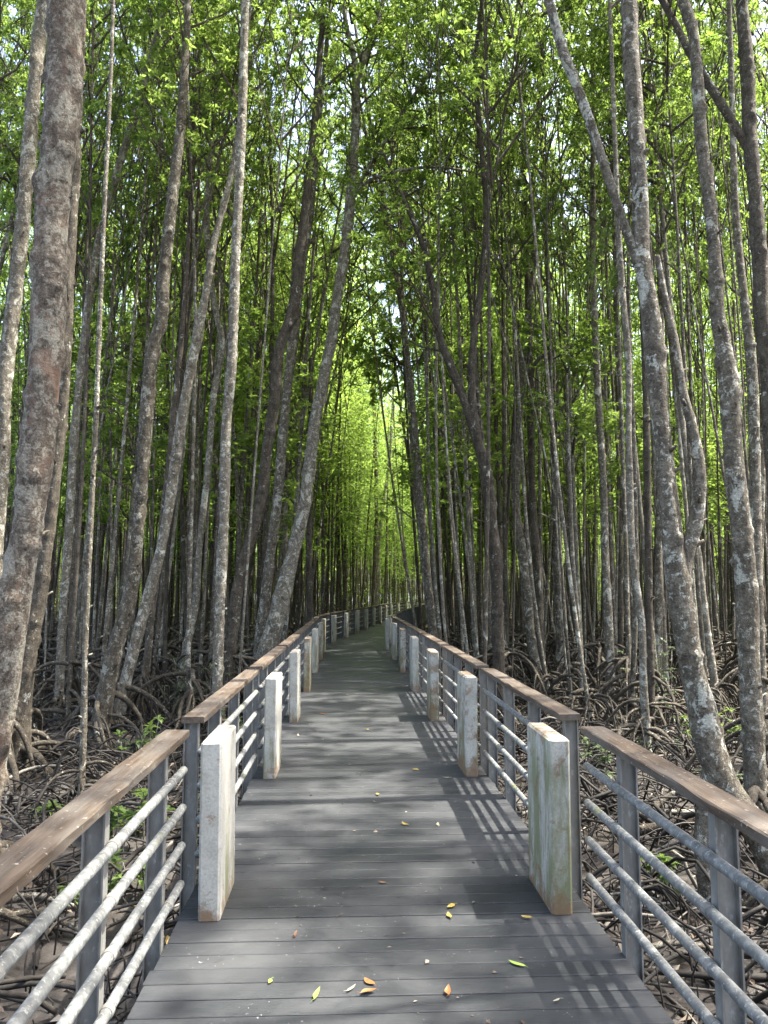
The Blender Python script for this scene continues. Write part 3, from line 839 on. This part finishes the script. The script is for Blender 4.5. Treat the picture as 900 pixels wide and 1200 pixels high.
T(9.3, [[(869, 0, 15), (875, 75, 16), (880, 175, 17), (887, 250, 18), (892, 350, 18), (898, 425, 18), (905, 520, 19), (912, 640, 20)],
        [(882, 185, 11), (868, 160, 11), (850, 130, 11), (825, 90, 10), (810, 65, 9), (790, 25, 8), (776, 0, 8)]], 'bark_dark', 27, 1, 'dark mangrove tree at the edge of view sending a diagonal limb across')
T(11.5, [[(858, 120, 7), (862, 250, 9), (872, 350, 11), (881, 433, 13), (884, 533, 14), (886, 650, 15), (889, 760, 16)]], 'bark', 28, 3, 'straight grey-brown mangrove tree filling the gap behind the thick upright one')

# ---- the rest of the forest: individually grown trees, nearest first
def in_view(x, y, m=0.0):
    return y > 1 and abs(x) < y * 0.5 + m

pts = [(t[0], t[1]) for t in TREES]
CLEAR = [450 + 900 * t[0] / t[1] for t in TREES] + [35, 60, 112, 160, 200, 235, 262, 303, 312, 345, 360, 572, 606, 622, 705, 740, 758, 780, 865]   # keep young trees from standing before the traced ones
cand = []
rs = np.random.default_rng(77)
TAKEN = {}
def free(x, y, d):
    cx, cy = int(x // 2), int(y // 2)
    for i in range(cx - 1, cx + 2):
        for j in range(cy - 1, cy + 2):
            for (a, b) in TAKEN.get((i, j), ()):
                if (a - x) ** 2 + (b - y) ** 2 < d * d: return False
    return True
def take(x, y): TAKEN.setdefault((int(x // 2), int(y // 2)), []).append((x, y))
for p in pts: take(*p)
def grow_spots(x0, x1, y0, y1, n, dmin, test, lane=1.75):
    out = []
    for _ in range(n):
        x, y = rs.uniform(x0, x1), rs.uniform(y0, y1)
        if not test(x, y): continue
        s, lat = path_coords(x, y)
        if abs(lat) < lane + rs.uniform(0, 0.5): continue
        if not free(x, y, dmin): continue
        if 0 < y < 16.5 and any(abs(450 + 900 * x / y - c) < 8 for c in CLEAR): continue
        take(x, y); out.append((x, y))
    return out
# in front: within about 40 m of the camera, then the trees beside and behind that only shade the deck
view = grow_spots(-26, 26, 13.5, 44, 24000, 0.8, lambda x, y: in_view(x, y, 1.0) and math.hypot(x, y) < 40)
view.sort(key=lambda p: math.hypot(*p))
near_fill = grow_spots(-6, 6, 7, 12.5, 150, 1.5, lambda x, y: in_view(x, y, -0.6) and abs(x) > 2.9)
N_IND = 300
shade = grow_spots(1.8, 11, -2, 24, 1500, 1.75, lambda x, y: not in_view(x, y, 0.9) and math.hypot(x, y) > 2.6)[:38] + grow_spots(-9, 9, -9, 12, 600, 2.6, lambda x, y: not in_view(x, y, 0.9) and (x < 0 or y < -1) and math.hypot(x, y) > 2.6)[:14]
shade_set = set(shade)
shade = [(5.6, 3.4), (6.9, 4.6), (8.0, 5.8), (6.0, 5.9), (7.6, 2.8), (5.2, 2.0)] + [p for p in shade if all(math.hypot(p[0] - a, p[1] - b) > 1.0 for a, b in ((5.6, 3.4), (6.9, 4.6), (8.0, 5.8), (6.0, 5.9), (7.6, 2.8), (5.2, 2.0)))]
shade_set = set(shade)
spots = view[:N_IND - len(TREES) - len(shade)] + shade
print('individual trees', len(TREES) + len(spots), 'view', len(view), 'nearfill', len(near_fill), 'shade', len(shade))

def stem_path(x, y, H, r0, r, lean):
    n = 9
    z = np.linspace(MUD - 0.1, H, n)
    t = (z - z[0]) / (z[-1] - z[0])
    a, b = r.uniform(0, 6.28, 2)
    w = r.uniform(0.04, 0.2)
    px = x + lean[0] * (z - MUD) + w * np.sin(t * r.uniform(3, 8) + a) - w * math.sin(a)
    py = y + lean[1] * (z - MUD) + w * np.sin(t * r.uniform(3, 8) + b) - w * math.sin(b)
    return np.column_stack([px, py, z]), r0 * (1.12 - 0.85 * t)
def random_tree(x, y, seed, crowns=True, i_shade=False):
    r = np.random.default_rng(seed)
    s, lat = path_coords(x, y)
    H = r.uniform(15.5, 21.5); r0 = float(np.clip(r.lognormal(math.log(0.042), 0.40), 0.018, 0.095))
    k = -math.copysign(1, lat)
    lean = (k * r.normal(0.085 if abs(lat) < 3.3 and y > 19 else 0.018, 0.038), r.normal(0, 0.035))
    P, R = stem_path(x, y, H, r0, r, lean)
    stems = [(P, R)]
    if r.random() < 0.28:                                      # a fork
        i = int(r.integers(2, 5)); d = r.uniform(0, 6.28); out = r.uniform(0.08, 0.2)
        Q = P[i:] + np.outer((P[i:, 2] - P[i, 2]) * out, [math.cos(d), math.sin(d), 0]) * 1.0
        stems.append((Q, R[i:] * 0.75))
    elif r.random() < 0.4:                                     # a low dead branch
        i = int(r.integers(2, 5)); d = r.uniform(0, 6.28); L = r.uniform(0.8, 1.8)
        Q = P[i] + np.outer([0, 0.35, 0.7, 1], [math.cos(d) * L, math.sin(d) * L, 0]) + np.array([[0, 0, 0], [0, 0, 0.15], [0, 0, 0.4], [0, 0, 0.9]]) * L * 0.6
        stems.append((Q, np.array([0.35, 0.28, 0.2, 0.1]) * R[i]))
    look = ('thick' if r0 > 0.08 else 'thin' if r0 < 0.045 else 'slim') + (' leaning' if abs(lean[0]) > 0.06 else ' upright')
    dist = math.hypot(x, y)
    add_tree((x, y), stems, ['bark', 'bark_dark', 'bark_pale', 'bark'][seed % 4], seed, seed, None, look, sides=10 if dist < 20 else 8, step=0.12 if dist < 20 else 0.2, knob=0.16, cb=(0.6, 0.7) if i_shade else (0.42, 0.66), crowns=crowns, crown_scale=0.72 if r0 < 0.038 else 0.95)
for i, (x, y) in enumerate(spots): random_tree(x, y, 1000 + i, i_shade=(x, y) in shade_set)

# labels: position counted outward from the railing, level with a numbered post
rows = {}
for t in TREES:
    s, lat = path_coords(t[0], t[1])
    k = int(round((s - 4.36) / 2.95)) + 1
    rows.setdefault((math.copysign(1, lat), max(k, 0)), []).append((abs(lat), t))
for (sd, k), lst in rows.items():
    lst.sort(key=lambda e: e[0])
    for j, (_, t) in enumerate(lst):
        nm = SIDES[int(sd)]
        where = f'level with its {ordw(k)} post' if k else 'before its first post'
        lab = t[4] or f'{t[3]} mangrove tree, {ordw(j + 1)} out from the {nm} railing, {where}'
        tag(t[2], lab, 'tree', 'mangrove trees of the forest')

# ---- beyond: the far wood, one mass
def far_wood():
    r = np.random.default_rng(9)
    mbt, P_all = MB(), []
    inside = set(spots)
    far = [p for p in view if p not in inside] + grow_spots(-66, 66, 28, 118, 24000, 1.28, lambda x, y: in_view(x, y, 9.0 if x > 0 else 2.0) and math.hypot(x, y) >= 28 and not (math.hypot(x, y) < 40 and in_view(x, y, 1.0)))
    print('far trees', len(far))
    for (x, y) in far:
        H = r.uniform(14, 20); r0 = float(np.clip(r.lognormal(math.log(0.055), 0.3), 0.03, 0.11))
        P, R = stem_path(x, y, H, r0, r, (r.normal(0, 0.03), r.normal(0, 0.03)))
        tube(mbt, P, R, 5, 1, cap=False)
        for _ in range(4):
            az = r.uniform(0, 6.28); h = r.uniform(0.4, 1.4); L = r.uniform(0.5, 1.4); t = np.linspace(0, 1, 6)
            tube(mbt, np.column_stack([x + math.cos(az) * L * t, y + math.sin(az) * L * t, MUD + h + 0.1 * np.sin(PI * t) - (h + 0.1) * t**2]), np.linspace(0.035, 0.018, 6), 4, 1, cap=False)
        n = 95 if abs(x + 1) < 9 and y > 30 else 36
        zb = H * r.uniform(0.14, 0.5)
        cz = zb + (H - zb + 0.5) * r.uniform(0, 1, n)
        t = (cz - zb) / (H - zb + 0.5)
        rad = 1.8 * np.sqrt(r.uniform(0.02, 1, n)) * (0.45 + 1.0 * np.sin(PI * np.clip(t * 0.85 + 0.1, 0, 1)) * 0.55)
        az = r.uniform(0, 6.28, n)
        ix = np.interp(cz, P[:, 2], P[:, 0]); iy = np.interp(cz, P[:, 2], P[:, 1])
        C = np.column_stack([ix + rad * np.cos(az), iy + rad * np.sin(az), cz])
        k = 13
        P_all.append((np.repeat(C, k, 0) + r.normal(0, 0.3, (n * k, 3)) * np.array([1, 1, 0.5])))
    for _ in range(420):                                       # low leafy thicket at the far end of the wood
        d = r.uniform(52, 112); a = r.uniform(-0.55, 0.55); k = 90
        h = r.uniform(0.8, 4.0)
        C0 = np.array([d * math.sin(a), d * math.cos(a), MUD + h])
        if abs(path_coords(C0[0], C0[1])[1]) < 4: continue
        P_all.append(C0 + r.normal(0, 1, (k, 3)) * np.array([0.9, 0.9, 0.55]))
    C = np.concatenate(P_all); n = len(C)
    leaves(mbt, C, r.uniform(0, 6.28, n), r.normal(0.25, 0.45, n), r.uniform(0.16, 0.26, n), r.uniform(0.07, 0.11, n), r.normal(0, 0.4, n), 0, r)
    o = link('distant_forest', mbt.mesh('distant_forest', [M['leaf'], M['bark_dark']], smooth=False))
    tag(o, 'dense far mangrove wood of thin trunks and green crowns closing the view', 'forest', kind='stuff')
far_wood()

# ------------------------------------------------------------------ the mud's tangle of roots, litter and shoots
def tangle():
    r = np.random.default_rng(21)
    mb = MB()
    def piece(x, y, big=1.0):
        s, lat = path_coords(x, y)
        az = r.uniform(0, 6.28); L = r.uniform(0.35, 1.5) * big
        h = r.uniform(0.02, 0.5) * (1 if r.random() < 0.6 else 0.25)
        if abs(lat) < 1.3 + 0.5 * L: h = min(h, 0.28)
        rad = r.choice([0.008, 0.012, 0.018, 0.026], p=[0.3, 0.35, 0.25, 0.1])
        n = 7
        t = np.linspace(0, 1, n)
        zc = MUD + 0.02 + h * np.sin(PI * np.clip(t * r.uniform(0.7, 1.05), 0, 1)) - 0.04 * t
        bend = r.normal(0, 0.3 if r.random() < 0.4 else 0.08) * L
        px = x + math.cos(az) * L * (t - 0.5) - math.sin(az) * bend * np.sin(PI * t) + r.normal(0, 0.012, n)
        py = y + math.sin(az) * L * (t - 0.5) + math.cos(az) * bend * np.sin(PI * t) + r.normal(0, 0.012, n)
        tube(mb, np.column_stack([px, py, zc]), rad * (1.1 - 0.5 * t), 5, 0, cap=False)
    cnt = 0
    while cnt < 6500:
        d = 2.0 + 34 * r.random() ** 1.5; a = r.uniform(-0.62, 0.62)
        x, y = d * math.sin(a) * 1.1, d * math.cos(a)
        s, lat = path_coords(x, y)
        if abs(lat) < 0.95: continue
        dens = 0.5 + 0.5 * math.sin(x * 1.3 + 2 * math.sin(y * 0.9)) * math.sin(y * 1.1 + x * 0.4)
        if r.random() > (0.25 + 0.75 * dens) * (0.45 if d < 9 else 1): continue
        piece(x, y); cnt += 1
    for _ in range(2600):                                      # short upright shoots
        d = 2.0 + 16 * r.random(); a = r.uniform(-0.62, 0.62)
        x, y = d * math.sin(a) * 1.1, d * math.cos(a)
        if abs(path_coords(x, y)[1]) < 1.15: continue
        h = r.uniform(0.06, 0.35)
        tube(mb, [(x, y, MUD - 0.03), (x + r.normal(0, 0.02), y + r.normal(0, 0.02), MUD + h * 0.5), (x + r.normal(0, 0.05), y + r.normal(0, 0.05), MUD + h)], [0.008, 0.007, 0.004], 4, 0, cap=False)
    o = link('root_tangle', mb.mesh('root_tangle', M['tangle']))
    tag(o, 'tangled low mangrove roots and dead sticks covering the mud', 'roots', kind='stuff')
    mb = MB(); n = 4200
    d = 2.0 + 26 * r.random(n) ** 1.4; a = r.uniform(-0.62, 0.62, n)
    C = np.column_stack([d * np.sin(a) * 1.1, d * np.cos(a), np.full(n, MUD + 0.05)])
    k = np.array([abs(path_coords(p[0], p[1])[1]) > 1.0 for p in C]); C = C[k]; n = len(C)
    C[:, 2] += r.uniform(-0.02, 0.06, n)
    leaves(mb, C, r.uniform(0, 6.28, n), r.normal(0, 0.25, n), r.uniform(0.07, 0.13, n), r.uniform(0.03, 0.05, n), r.normal(0, 0.4, n), 0, r)
    o = link('leaf_litter', mb.mesh('leaf_litter', M['litter'], smooth=False))
    tag(o, 'dry brown and pale fallen leaves scattered over the mud', 'leaf litter', kind='stuff')
tangle()

def broad_leaf(mb, p, az, el, ln, wd, r, m=0, droop=0.3):
    """a leaf blade with a crease, 5 stations long"""
    n = 6; t = np.linspace(0, 1, n)
    prof = np.array([0.06, 0.62, 1.0, 0.9, 0.5, 0.03])
    d = np.array([math.cos(az) * math.cos(el), math.sin(az) * math.cos(el), math.sin(el)]); s = np.array([-math.sin(az), math.cos(az), 0.0]); u = np.cross(d, s)
    mid = p + np.outer(t * ln, d) - np.outer(droop * ln * t**2, [0, 0, 1])
    L = mid + np.outer(prof * wd / 2, s) + np.outer(prof * wd * 0.16, u); R = mid - np.outer(prof * wd / 2, s) + np.outer(prof * wd * 0.16, u)
    V = np.concatenate([L, mid, R]); Q = []
    for k in range(n - 1): Q += [(k, n + k, n + k + 1, k + 1), (n + k, 2 * n + k, 2 * n + k + 1, n + k + 1)]
    mb.add(V, Q, None, m)

def seedling(x, y, n, h, spread, ln, mat, label, seed, nl=7, whorls=2, group='green shrubs and seedlings on the mud', name='mangrove_seedling', cat='seedling'):
    r = np.random.default_rng(seed)
    root = empty(name, (x, y, MUD))
    ms, ml = MB(), MB()
    for i in range(n):
        a = r.uniform(0, 6.28); q = spread * math.sqrt(r.random()); hh = h * r.uniform(0.5, 1.1)
        b = np.array([q * math.cos(a), q * math.sin(a), -0.04]); tip = b + np.array([r.normal(0, 0.1) * hh, r.normal(0, 0.1) * hh, hh])
        P = b + (tip - b) * np.linspace(0, 1, 5)[:, None] + r.normal(0, 0.008, (5, 3))
        tube(ms, P, np.linspace(0.009, 0.004, 5), 5, 0)
        for w in range(whorls):
            f = 1 - 0.35 * w * r.uniform(0.6, 1.2); c = b + (tip - b) * f
            for k in range(nl):
                broad_leaf(ml, c, k * 2 * PI / nl + r.uniform(-0.4, 0.4) + w, r.normal(0.25, 0.35), ln * r.uniform(0.7, 1.15), ln * r.uniform(0.34, 0.44), r)
    link('stem', ms.mesh('stem', M['bark']), root)
    link('leaves', ml.mesh('leaves', M[mat]), root)
    tag(root, label, cat, group)
    return root

def on_mud(u, v): return on_level(u, v, MUD)
shr = [
 # u, v of the foot, stems, height, spread, leaf, material, label
 (150, 985, 9, 0.42, 0.42, 0.15, 'leaf_young', 'bright green seedlings clustered just beyond the first outer railing panel'),
 (140, 1050, 5, 0.3, 0.25, 0.13, 'leaf_young', 'low green seedlings seen between the pipes of the first outer panel'),
 (52, 962, 3, 0.28, 0.15, 0.13, 'leaf_young', 'small green seedling among pale litter by the outer handrail'),
 (152, 892, 3, 0.35, 0.14, 0.14, 'leaf_pale', 'pale seedling with bleached leaves beside a white stick on the mud'),
 (80, 1062, 3, 0.22, 0.12, 0.1, 'leaf_young', 'tiny yellow-green seedling low behind the nearer outer railing pipes'),
 (230, 850, 22, 1.25, 0.7, 0.10, 'leaf_pale', 'leafy low shrub beside the straight pale trunk behind the outer railing'),
 (300, 822, 24, 1.5, 0.9, 0.10, 'leaf_pale', 'bushy green shrub under the big leaning forked tree'),
 (772, 852, 26, 1.55, 0.55, 0.10, 'leaf_pale', 'pale green bush standing behind the big sinuous trunk'),
 (862, 878, 10, 0.6, 0.5, 0.12, 'leaf_young', 'yellow-green seedlings in a sunlit patch between two thick inner trunks'),
 (745, 885, 12, 0.3, 0.6, 0.09, 'leaf_pale', 'low pale seedlings on the mud before the bowed slim trunk'),
 (605, 800, 9, 0.4, 0.5, 0.12, 'leaf_young', 'sunlit seedlings at the foot of the flared-base tree'),
 (555, 868, 8, 0.5, 0.4, 0.12, 'leaf_young', 'green seedlings glimpsed through the second inner railing panel'),
]
for i, (u, v, n, h, sprd, ln, mt, lab) in enumerate(shr):
    p = on_mud(u, v)
    nm, ct = ('mangrove_shrub', 'shrub') if n > 15 else ('mangrove_seedling', 'seedling')
    seedling(p[0], p[1], n, h, sprd, ln, mt, lab, 400 + i, whorls=4 if n > 15 else 2, name=nm, cat=ct)
# saplings that bring leaves down among the trunks
r0 = np.random.default_rng(55)
sap = grow_spots(-16, 16, 24, 40, 600, 2.2, lambda x, y: in_view(x, y, -0.5), 1.9)[:9]
SAP = [crown_mesh(300 + i, h=2.6, R=1.0, limbs=9, per_twig=5, per=7, ln=0.12) for i in range(3)]
rowsS = {}
for i, (x, y) in enumerate(sap):
    H = r0.uniform(3.2, 6.0)
    root = empty('mangrove_sapling', (x, y, MUD))
    mb = MB(); P, R = stem_path(0, 0, H, 0.03, r0, (r0.normal(0, 0.04), r0.normal(0, 0.04)))
    P[:, 2] -= MUD
    tube(mb, P, R, 6, 0); link('trunk', mb.mesh('trunk', M['bark']), root)
    k = int(np.argmin(abs(P[:, 2] - (H - 1.4))))
    o = link('crown', SAP[i % 3], root, P[k]); o.rotation_euler = (0, 0, r0.uniform(0, 6.28)); q = r0.uniform(0.8, 1.2); o.scale = (q, q, q)
    s, lat = path_coords(x, y); kk = int(round((s - 4.36) / 2.95)) + 1
    rowsS.setdefault((math.copysign(1, lat), kk), []).append((abs(lat), root))
for (sd, k), lst in rowsS.items():
    lst.sort(key=lambda e: e[0])
    for j, (_, o) in enumerate(lst):
        tag(o, f'young leafy mangrove sapling, {ordw(j + 1)} out from the {SIDES[int(sd)]} railing near its {ordw(k)} post', 'sapling', 'saplings under the tall trees')

rows2 = {}
for i, (x, y) in enumerate(grow_spots(-9, 9, 6.5, 22, 900, 0.9, lambda x, y: in_view(x, y, -0.3) and abs(x) > 1.8, 1.5)[:16]):
    o = seedling(x, y, int(r0.integers(3, 9)), r0.uniform(0.3, 0.8), r0.uniform(0.15, 0.5), r0.uniform(0.1, 0.15), ['leaf_young', 'leaf_pale'][i % 2], 'seedling', 600 + i)
    s, lat = path_coords(x, y); rows2.setdefault((math.copysign(1, lat), int(round((s - 4.36) / 2.95)) + 1), []).append((abs(lat), o))
for (sd, k), lst in rows2.items():
    lst.sort(key=lambda e: e[0])
    for j, (_, o) in enumerate(lst):
        o['label'] = f'low leafy seedling among the roots, {ordw(j + 1)} out from the {SIDES[int(sd)]} railing near its {ordw(k)} post'

# bleached sticks and fallen branches that stand out near the railings
def stick(pts, rad, mat, label):
    mb = MB(); c = np.mean(np.array(pts), axis=0)
    P, R, xs = resample(np.array(pts) - c, np.linspace(rad, rad * 0.6, len(pts)), 0.03)
    tube(mb, P, R, 9, 0, bumps(len(P), 9, xs, np.random.default_rng(int(abs(pts[0][0]) * 100)), rad, 0.12))
    o = link('fallen_branch', mb.mesh('fallen_branch', M[mat]), None, c)
    tag(o, label, 'branch', 'fallen branches on the mud')
def mudpt(u, v, z): return on_level(u, v, MUD + z)
stick([mudpt(138, 868, 0.30), mudpt(146, 880, 0.16), mudpt(155, 892, 0.02)], 0.017, 'bark_pale', 'short white broken stick leaning by a pale seedling')
stick([mudpt(756, 948, 0.1), mudpt(785, 951, 0.12), mudpt(815, 950, 0.1), mudpt(850, 942, 0.06)], 0.03, 'bark_pale', 'pale sunlit branch lying on the mud under the big sinuous tree')
stick([mudpt(748, 962, 0.05), mudpt(790, 930, 0.3), mudpt(830, 912, 0.5)], 0.04, 'bark', 'thick grey branch slanting up towards the big sinuous tree')
stick([mudpt(740, 975, 0.05), mudpt(790, 966, 0.14), mudpt(850, 955, 0.18), mudpt(905, 940, 0.1)], 0.055, 'bark_dark', 'thick dark log half sunk in mud behind the inner railing')
stick([mudpt(0, 1056, 0.06), mudpt(40, 1050, 0.1), mudpt(85, 1062, 0.06)], 0.035, 'bark_pale', 'pale grey log crossing behind the nearest outer railing post')
stick([mudpt(-10, 1075, 0.05), mudpt(45, 1072, 0.08), mudpt(95, 1090, 0.03)], 0.03, 'bark', 'grey-brown log lying just before the pale log on the mud')
stick([mudpt(745, 1115, 0.1), mudpt(790, 1105, 0.15), mudpt(840, 1112, 0.1)], 0.025, 'bark_pale', 'bleached stick lying below the lowest pipe of the inner panel')

# ------------------------------------------------------------------ leaves fallen on the deck
fl = [(442, 931, 'yellow', 0.075, 'small yellow leaf lying in the middle of the deck, shaded stretch'),
      (475, 966, 'yellow', 0.085, 'curled yellow leaf on the deck, one plank gap beyond a pale leaf'),
      (514, 966, 'pale', 0.10, 'narrow pale dry leaf on the deck level with a curled yellow one'),
      (487, 902, 'yellow', 0.085, 'bright yellow leaf on the deck just before the sunlit band'),
      (528, 1062, 'yellow', 0.085, 'yellow-green leaf, upper one of a touching pair on the deck'),
      (527, 1073, 'yellow', 0.07, 'yellow leaf, lower one of a touching pair on the deck'),
      (606, 1129, 'green', 0.11, 'slim pale green leaf on the deck towards the mossy post'),
      (372, 1166, 'green', 0.105, 'fresh green leaf lying on the deck near the orange-brown leaf'),
      (433, 1150, 'orange', 0.085, 'curled orange-brown leaf, upper half of a folded pair on the deck'),
      (432, 1163, 'orange', 0.085, 'orange-brown leaf, lower half of a folded pair on the deck'),
      (526, 1163, 'orange', 0.08, 'upright-lying orange leaf on the deck planks by itself'),
      (316, 1150, 'green', 0.05, 'tiny yellow-green leaf scrap on the sunlit deck'),
      (448, 1034, 'brown', 0.06, 'small dark brown crumpled leaf mid deck'),
      (347, 1095, 'brown', 0.07, 'thin reddish brown twig-like leaf on the sunlit planks'),
      (617, 1075, 'yellow', 0.07, 'small yellow leaf near the foot of the mossy post'),
      (378, 836, 'orange', 0.12, 'orange leaf on the deck beside the third outer post'),
      (430, 855, 'yellow', 0.09, 'small yellow leaf inside the sunlit band across the deck'),
      (652, 1172, 'pale', 0.05, 'tiny pale leaf scrap by the inner deck edge'),
      (412, 1159, 'pale', 0.07, 'thin whitish sliver of leaf beside the orange-brown leaf'),
      (523, 911, 'pale', 0.09, 'flat pale leaf on the deck before the second inner post'),
      (350, 862, 'pale', 0.08, 'pale leaf on the deck at the foot of the second outer post')]
fr = np.random.default_rng(8)
for (u, v, c, ln, lab) in fl:
    ln *= 0.8
    p = on_level(u, v, 0.006)
    mb = MB()
    w = 0.42 if c not in ('pale',) and 'slim' not in lab and 'twig' not in lab and 'green leaf lying' not in lab else 0.24
    n = 9; t = np.linspace(0, 1, n); prof = np.sin(PI * t ** 0.85) ** 0.8 * ln * w / 2 + 0.0006
    curl = fr.uniform(0.05, 0.28); k2 = fr.uniform(0.1, 0.9); cup = fr.uniform(0.1, 0.55)
    mid = np.column_stack([ln * (t - 0.5), ln * 0.08 * np.sin(PI * t), ln * curl * (2 * t - 1) ** 2 * (0.4 + k2 * t)])
    L = mid + np.column_stack([0 * t, prof, prof * cup]); R = mid + np.column_stack([0 * t, -prof, prof * cup * 1.3])
    V = np.concatenate([L, mid, R]); Q = []
    for k in range(n - 1): Q += [(k, n + k, n + k + 1, k + 1), (n + k, 2 * n + k, 2 * n + k + 1, n + k + 1)]
    mb.add(V, Q)
    tube(mb, [(-ln * 0.5, 0, ln * curl * 0.4), (-ln * 0.6, 0.004, ln * curl * 0.5), (-ln * 0.7, 0.012, 0.004)], [0.0012, 0.001, 0.001], 4)
    o = link('fallen_leaf', mb.mesh('fallen_leaf', M['fall_' + c]), None, p)
    o.rotation_euler = (0, 0, fr.uniform(0, 6.28) if 'upright' not in lab else 1.5)
    tag(o, lab, 'leaf', 'leaves fallen on the boardwalk')

def deck_crumbs():
    r = np.random.default_rng(31); mb = MB(); n = 620
    s_ = 2.6 + 22 * r.random(n) ** 1.7; lat = r.uniform(-1.03, 1.03, n) * r.random(n) ** 0.25
    C = []
    for a, b in zip(s_, lat):
        p, t, nn = path_at(a); C.append(p + nn * b + np.array([0, 0, 0.004]))
    ln = 0.006 + 0.03 * r.random(n) ** 3
    leaves(mb, np.array(C), r.uniform(0, 6.28, n), r.normal(0.08, 0.05, n), ln, ln * r.uniform(0.2, 0.8, n), r.normal(0, 0.3, n), 0, r, 0.1)
    tag(link('deck_crumbs', mb.mesh('deck_crumbs', M['litter'], smooth=False)), 'tiny dry crumbs of leaf and bark scattered on the deck planks', 'leaf crumbs', kind='stuff')
deck_crumbs()

# ------------------------------------------------------------------ camera, sky, sun
cd = bpy.data.cameras.new('camera'); cam = bpy.data.objects.new('camera', cd); COL.objects.link(cam)
cam.location = (0, 0, CAM_Z); cam.rotation_euler = (PI / 2 + PITCH, 0, 0)
cd.sensor_fit = 'VERTICAL'; cd.sensor_height = 24.0; cd.lens = 24.0 * 900 / 1200
cd.clip_start = 0.05; cd.clip_end = 3000
S.camera = cam

el = math.asin(SUN.z); rot = math.atan2(SUN.x, SUN.y)
w = bpy.data.worlds.new('World'); S.world = w; w.use_nodes = True
nt = w.node_tree
for n in list(nt.nodes): nt.nodes.remove(n)
sk = nt.nodes.new('ShaderNodeTexSky'); sk.sky_type = 'NISHITA'; sk.sun_disc = False
sk.sun_elevation = el; sk.sun_rotation = rot; sk.dust_density = 5.0; sk.air_density = 1.0; sk.ozone_density = 0.6
bg = nt.nodes.new('ShaderNodeBackground'); bg.inputs[1].default_value = 0.15
ow = nt.nodes.new('ShaderNodeOutputWorld')
nt.links.new(sk.outputs[0], bg.inputs[0]); nt.links.new(bg.outputs[0], ow.inputs[0])
ld = bpy.data.lights.new('sun', 'SUN'); ld.energy = 3.8; ld.angle = math.radians(0.55); ld.color = (1.0, 0.95, 0.86)
sun = bpy.data.objects.new('sun', ld); COL.objects.link(sun)
sun.rotation_mode = 'QUATERNION'; sun.rotation_quaternion = SUN.to_track_quat('Z', 'Y')

S.view_settings.view_transform = 'Standard'; S.view_settings.look = 'None'
S.view_settings.exposure = 2.35; S.view_settings.gamma = 1.0; S.view_settings.use_curve_mapping = False
S.render.engine = 'CYCLES'
cy = S.cycles
cy.max_bounces = 8; cy.diffuse_bounces = 5; cy.glossy_bounces = 2; cy.transmission_bounces = 5; cy.transparent_max_bounces = 4
cy.sample_clamp_indirect = 6.0; cy.use_denoising = True
cy.caustics_reflective = False; cy.caustics_refractive = False
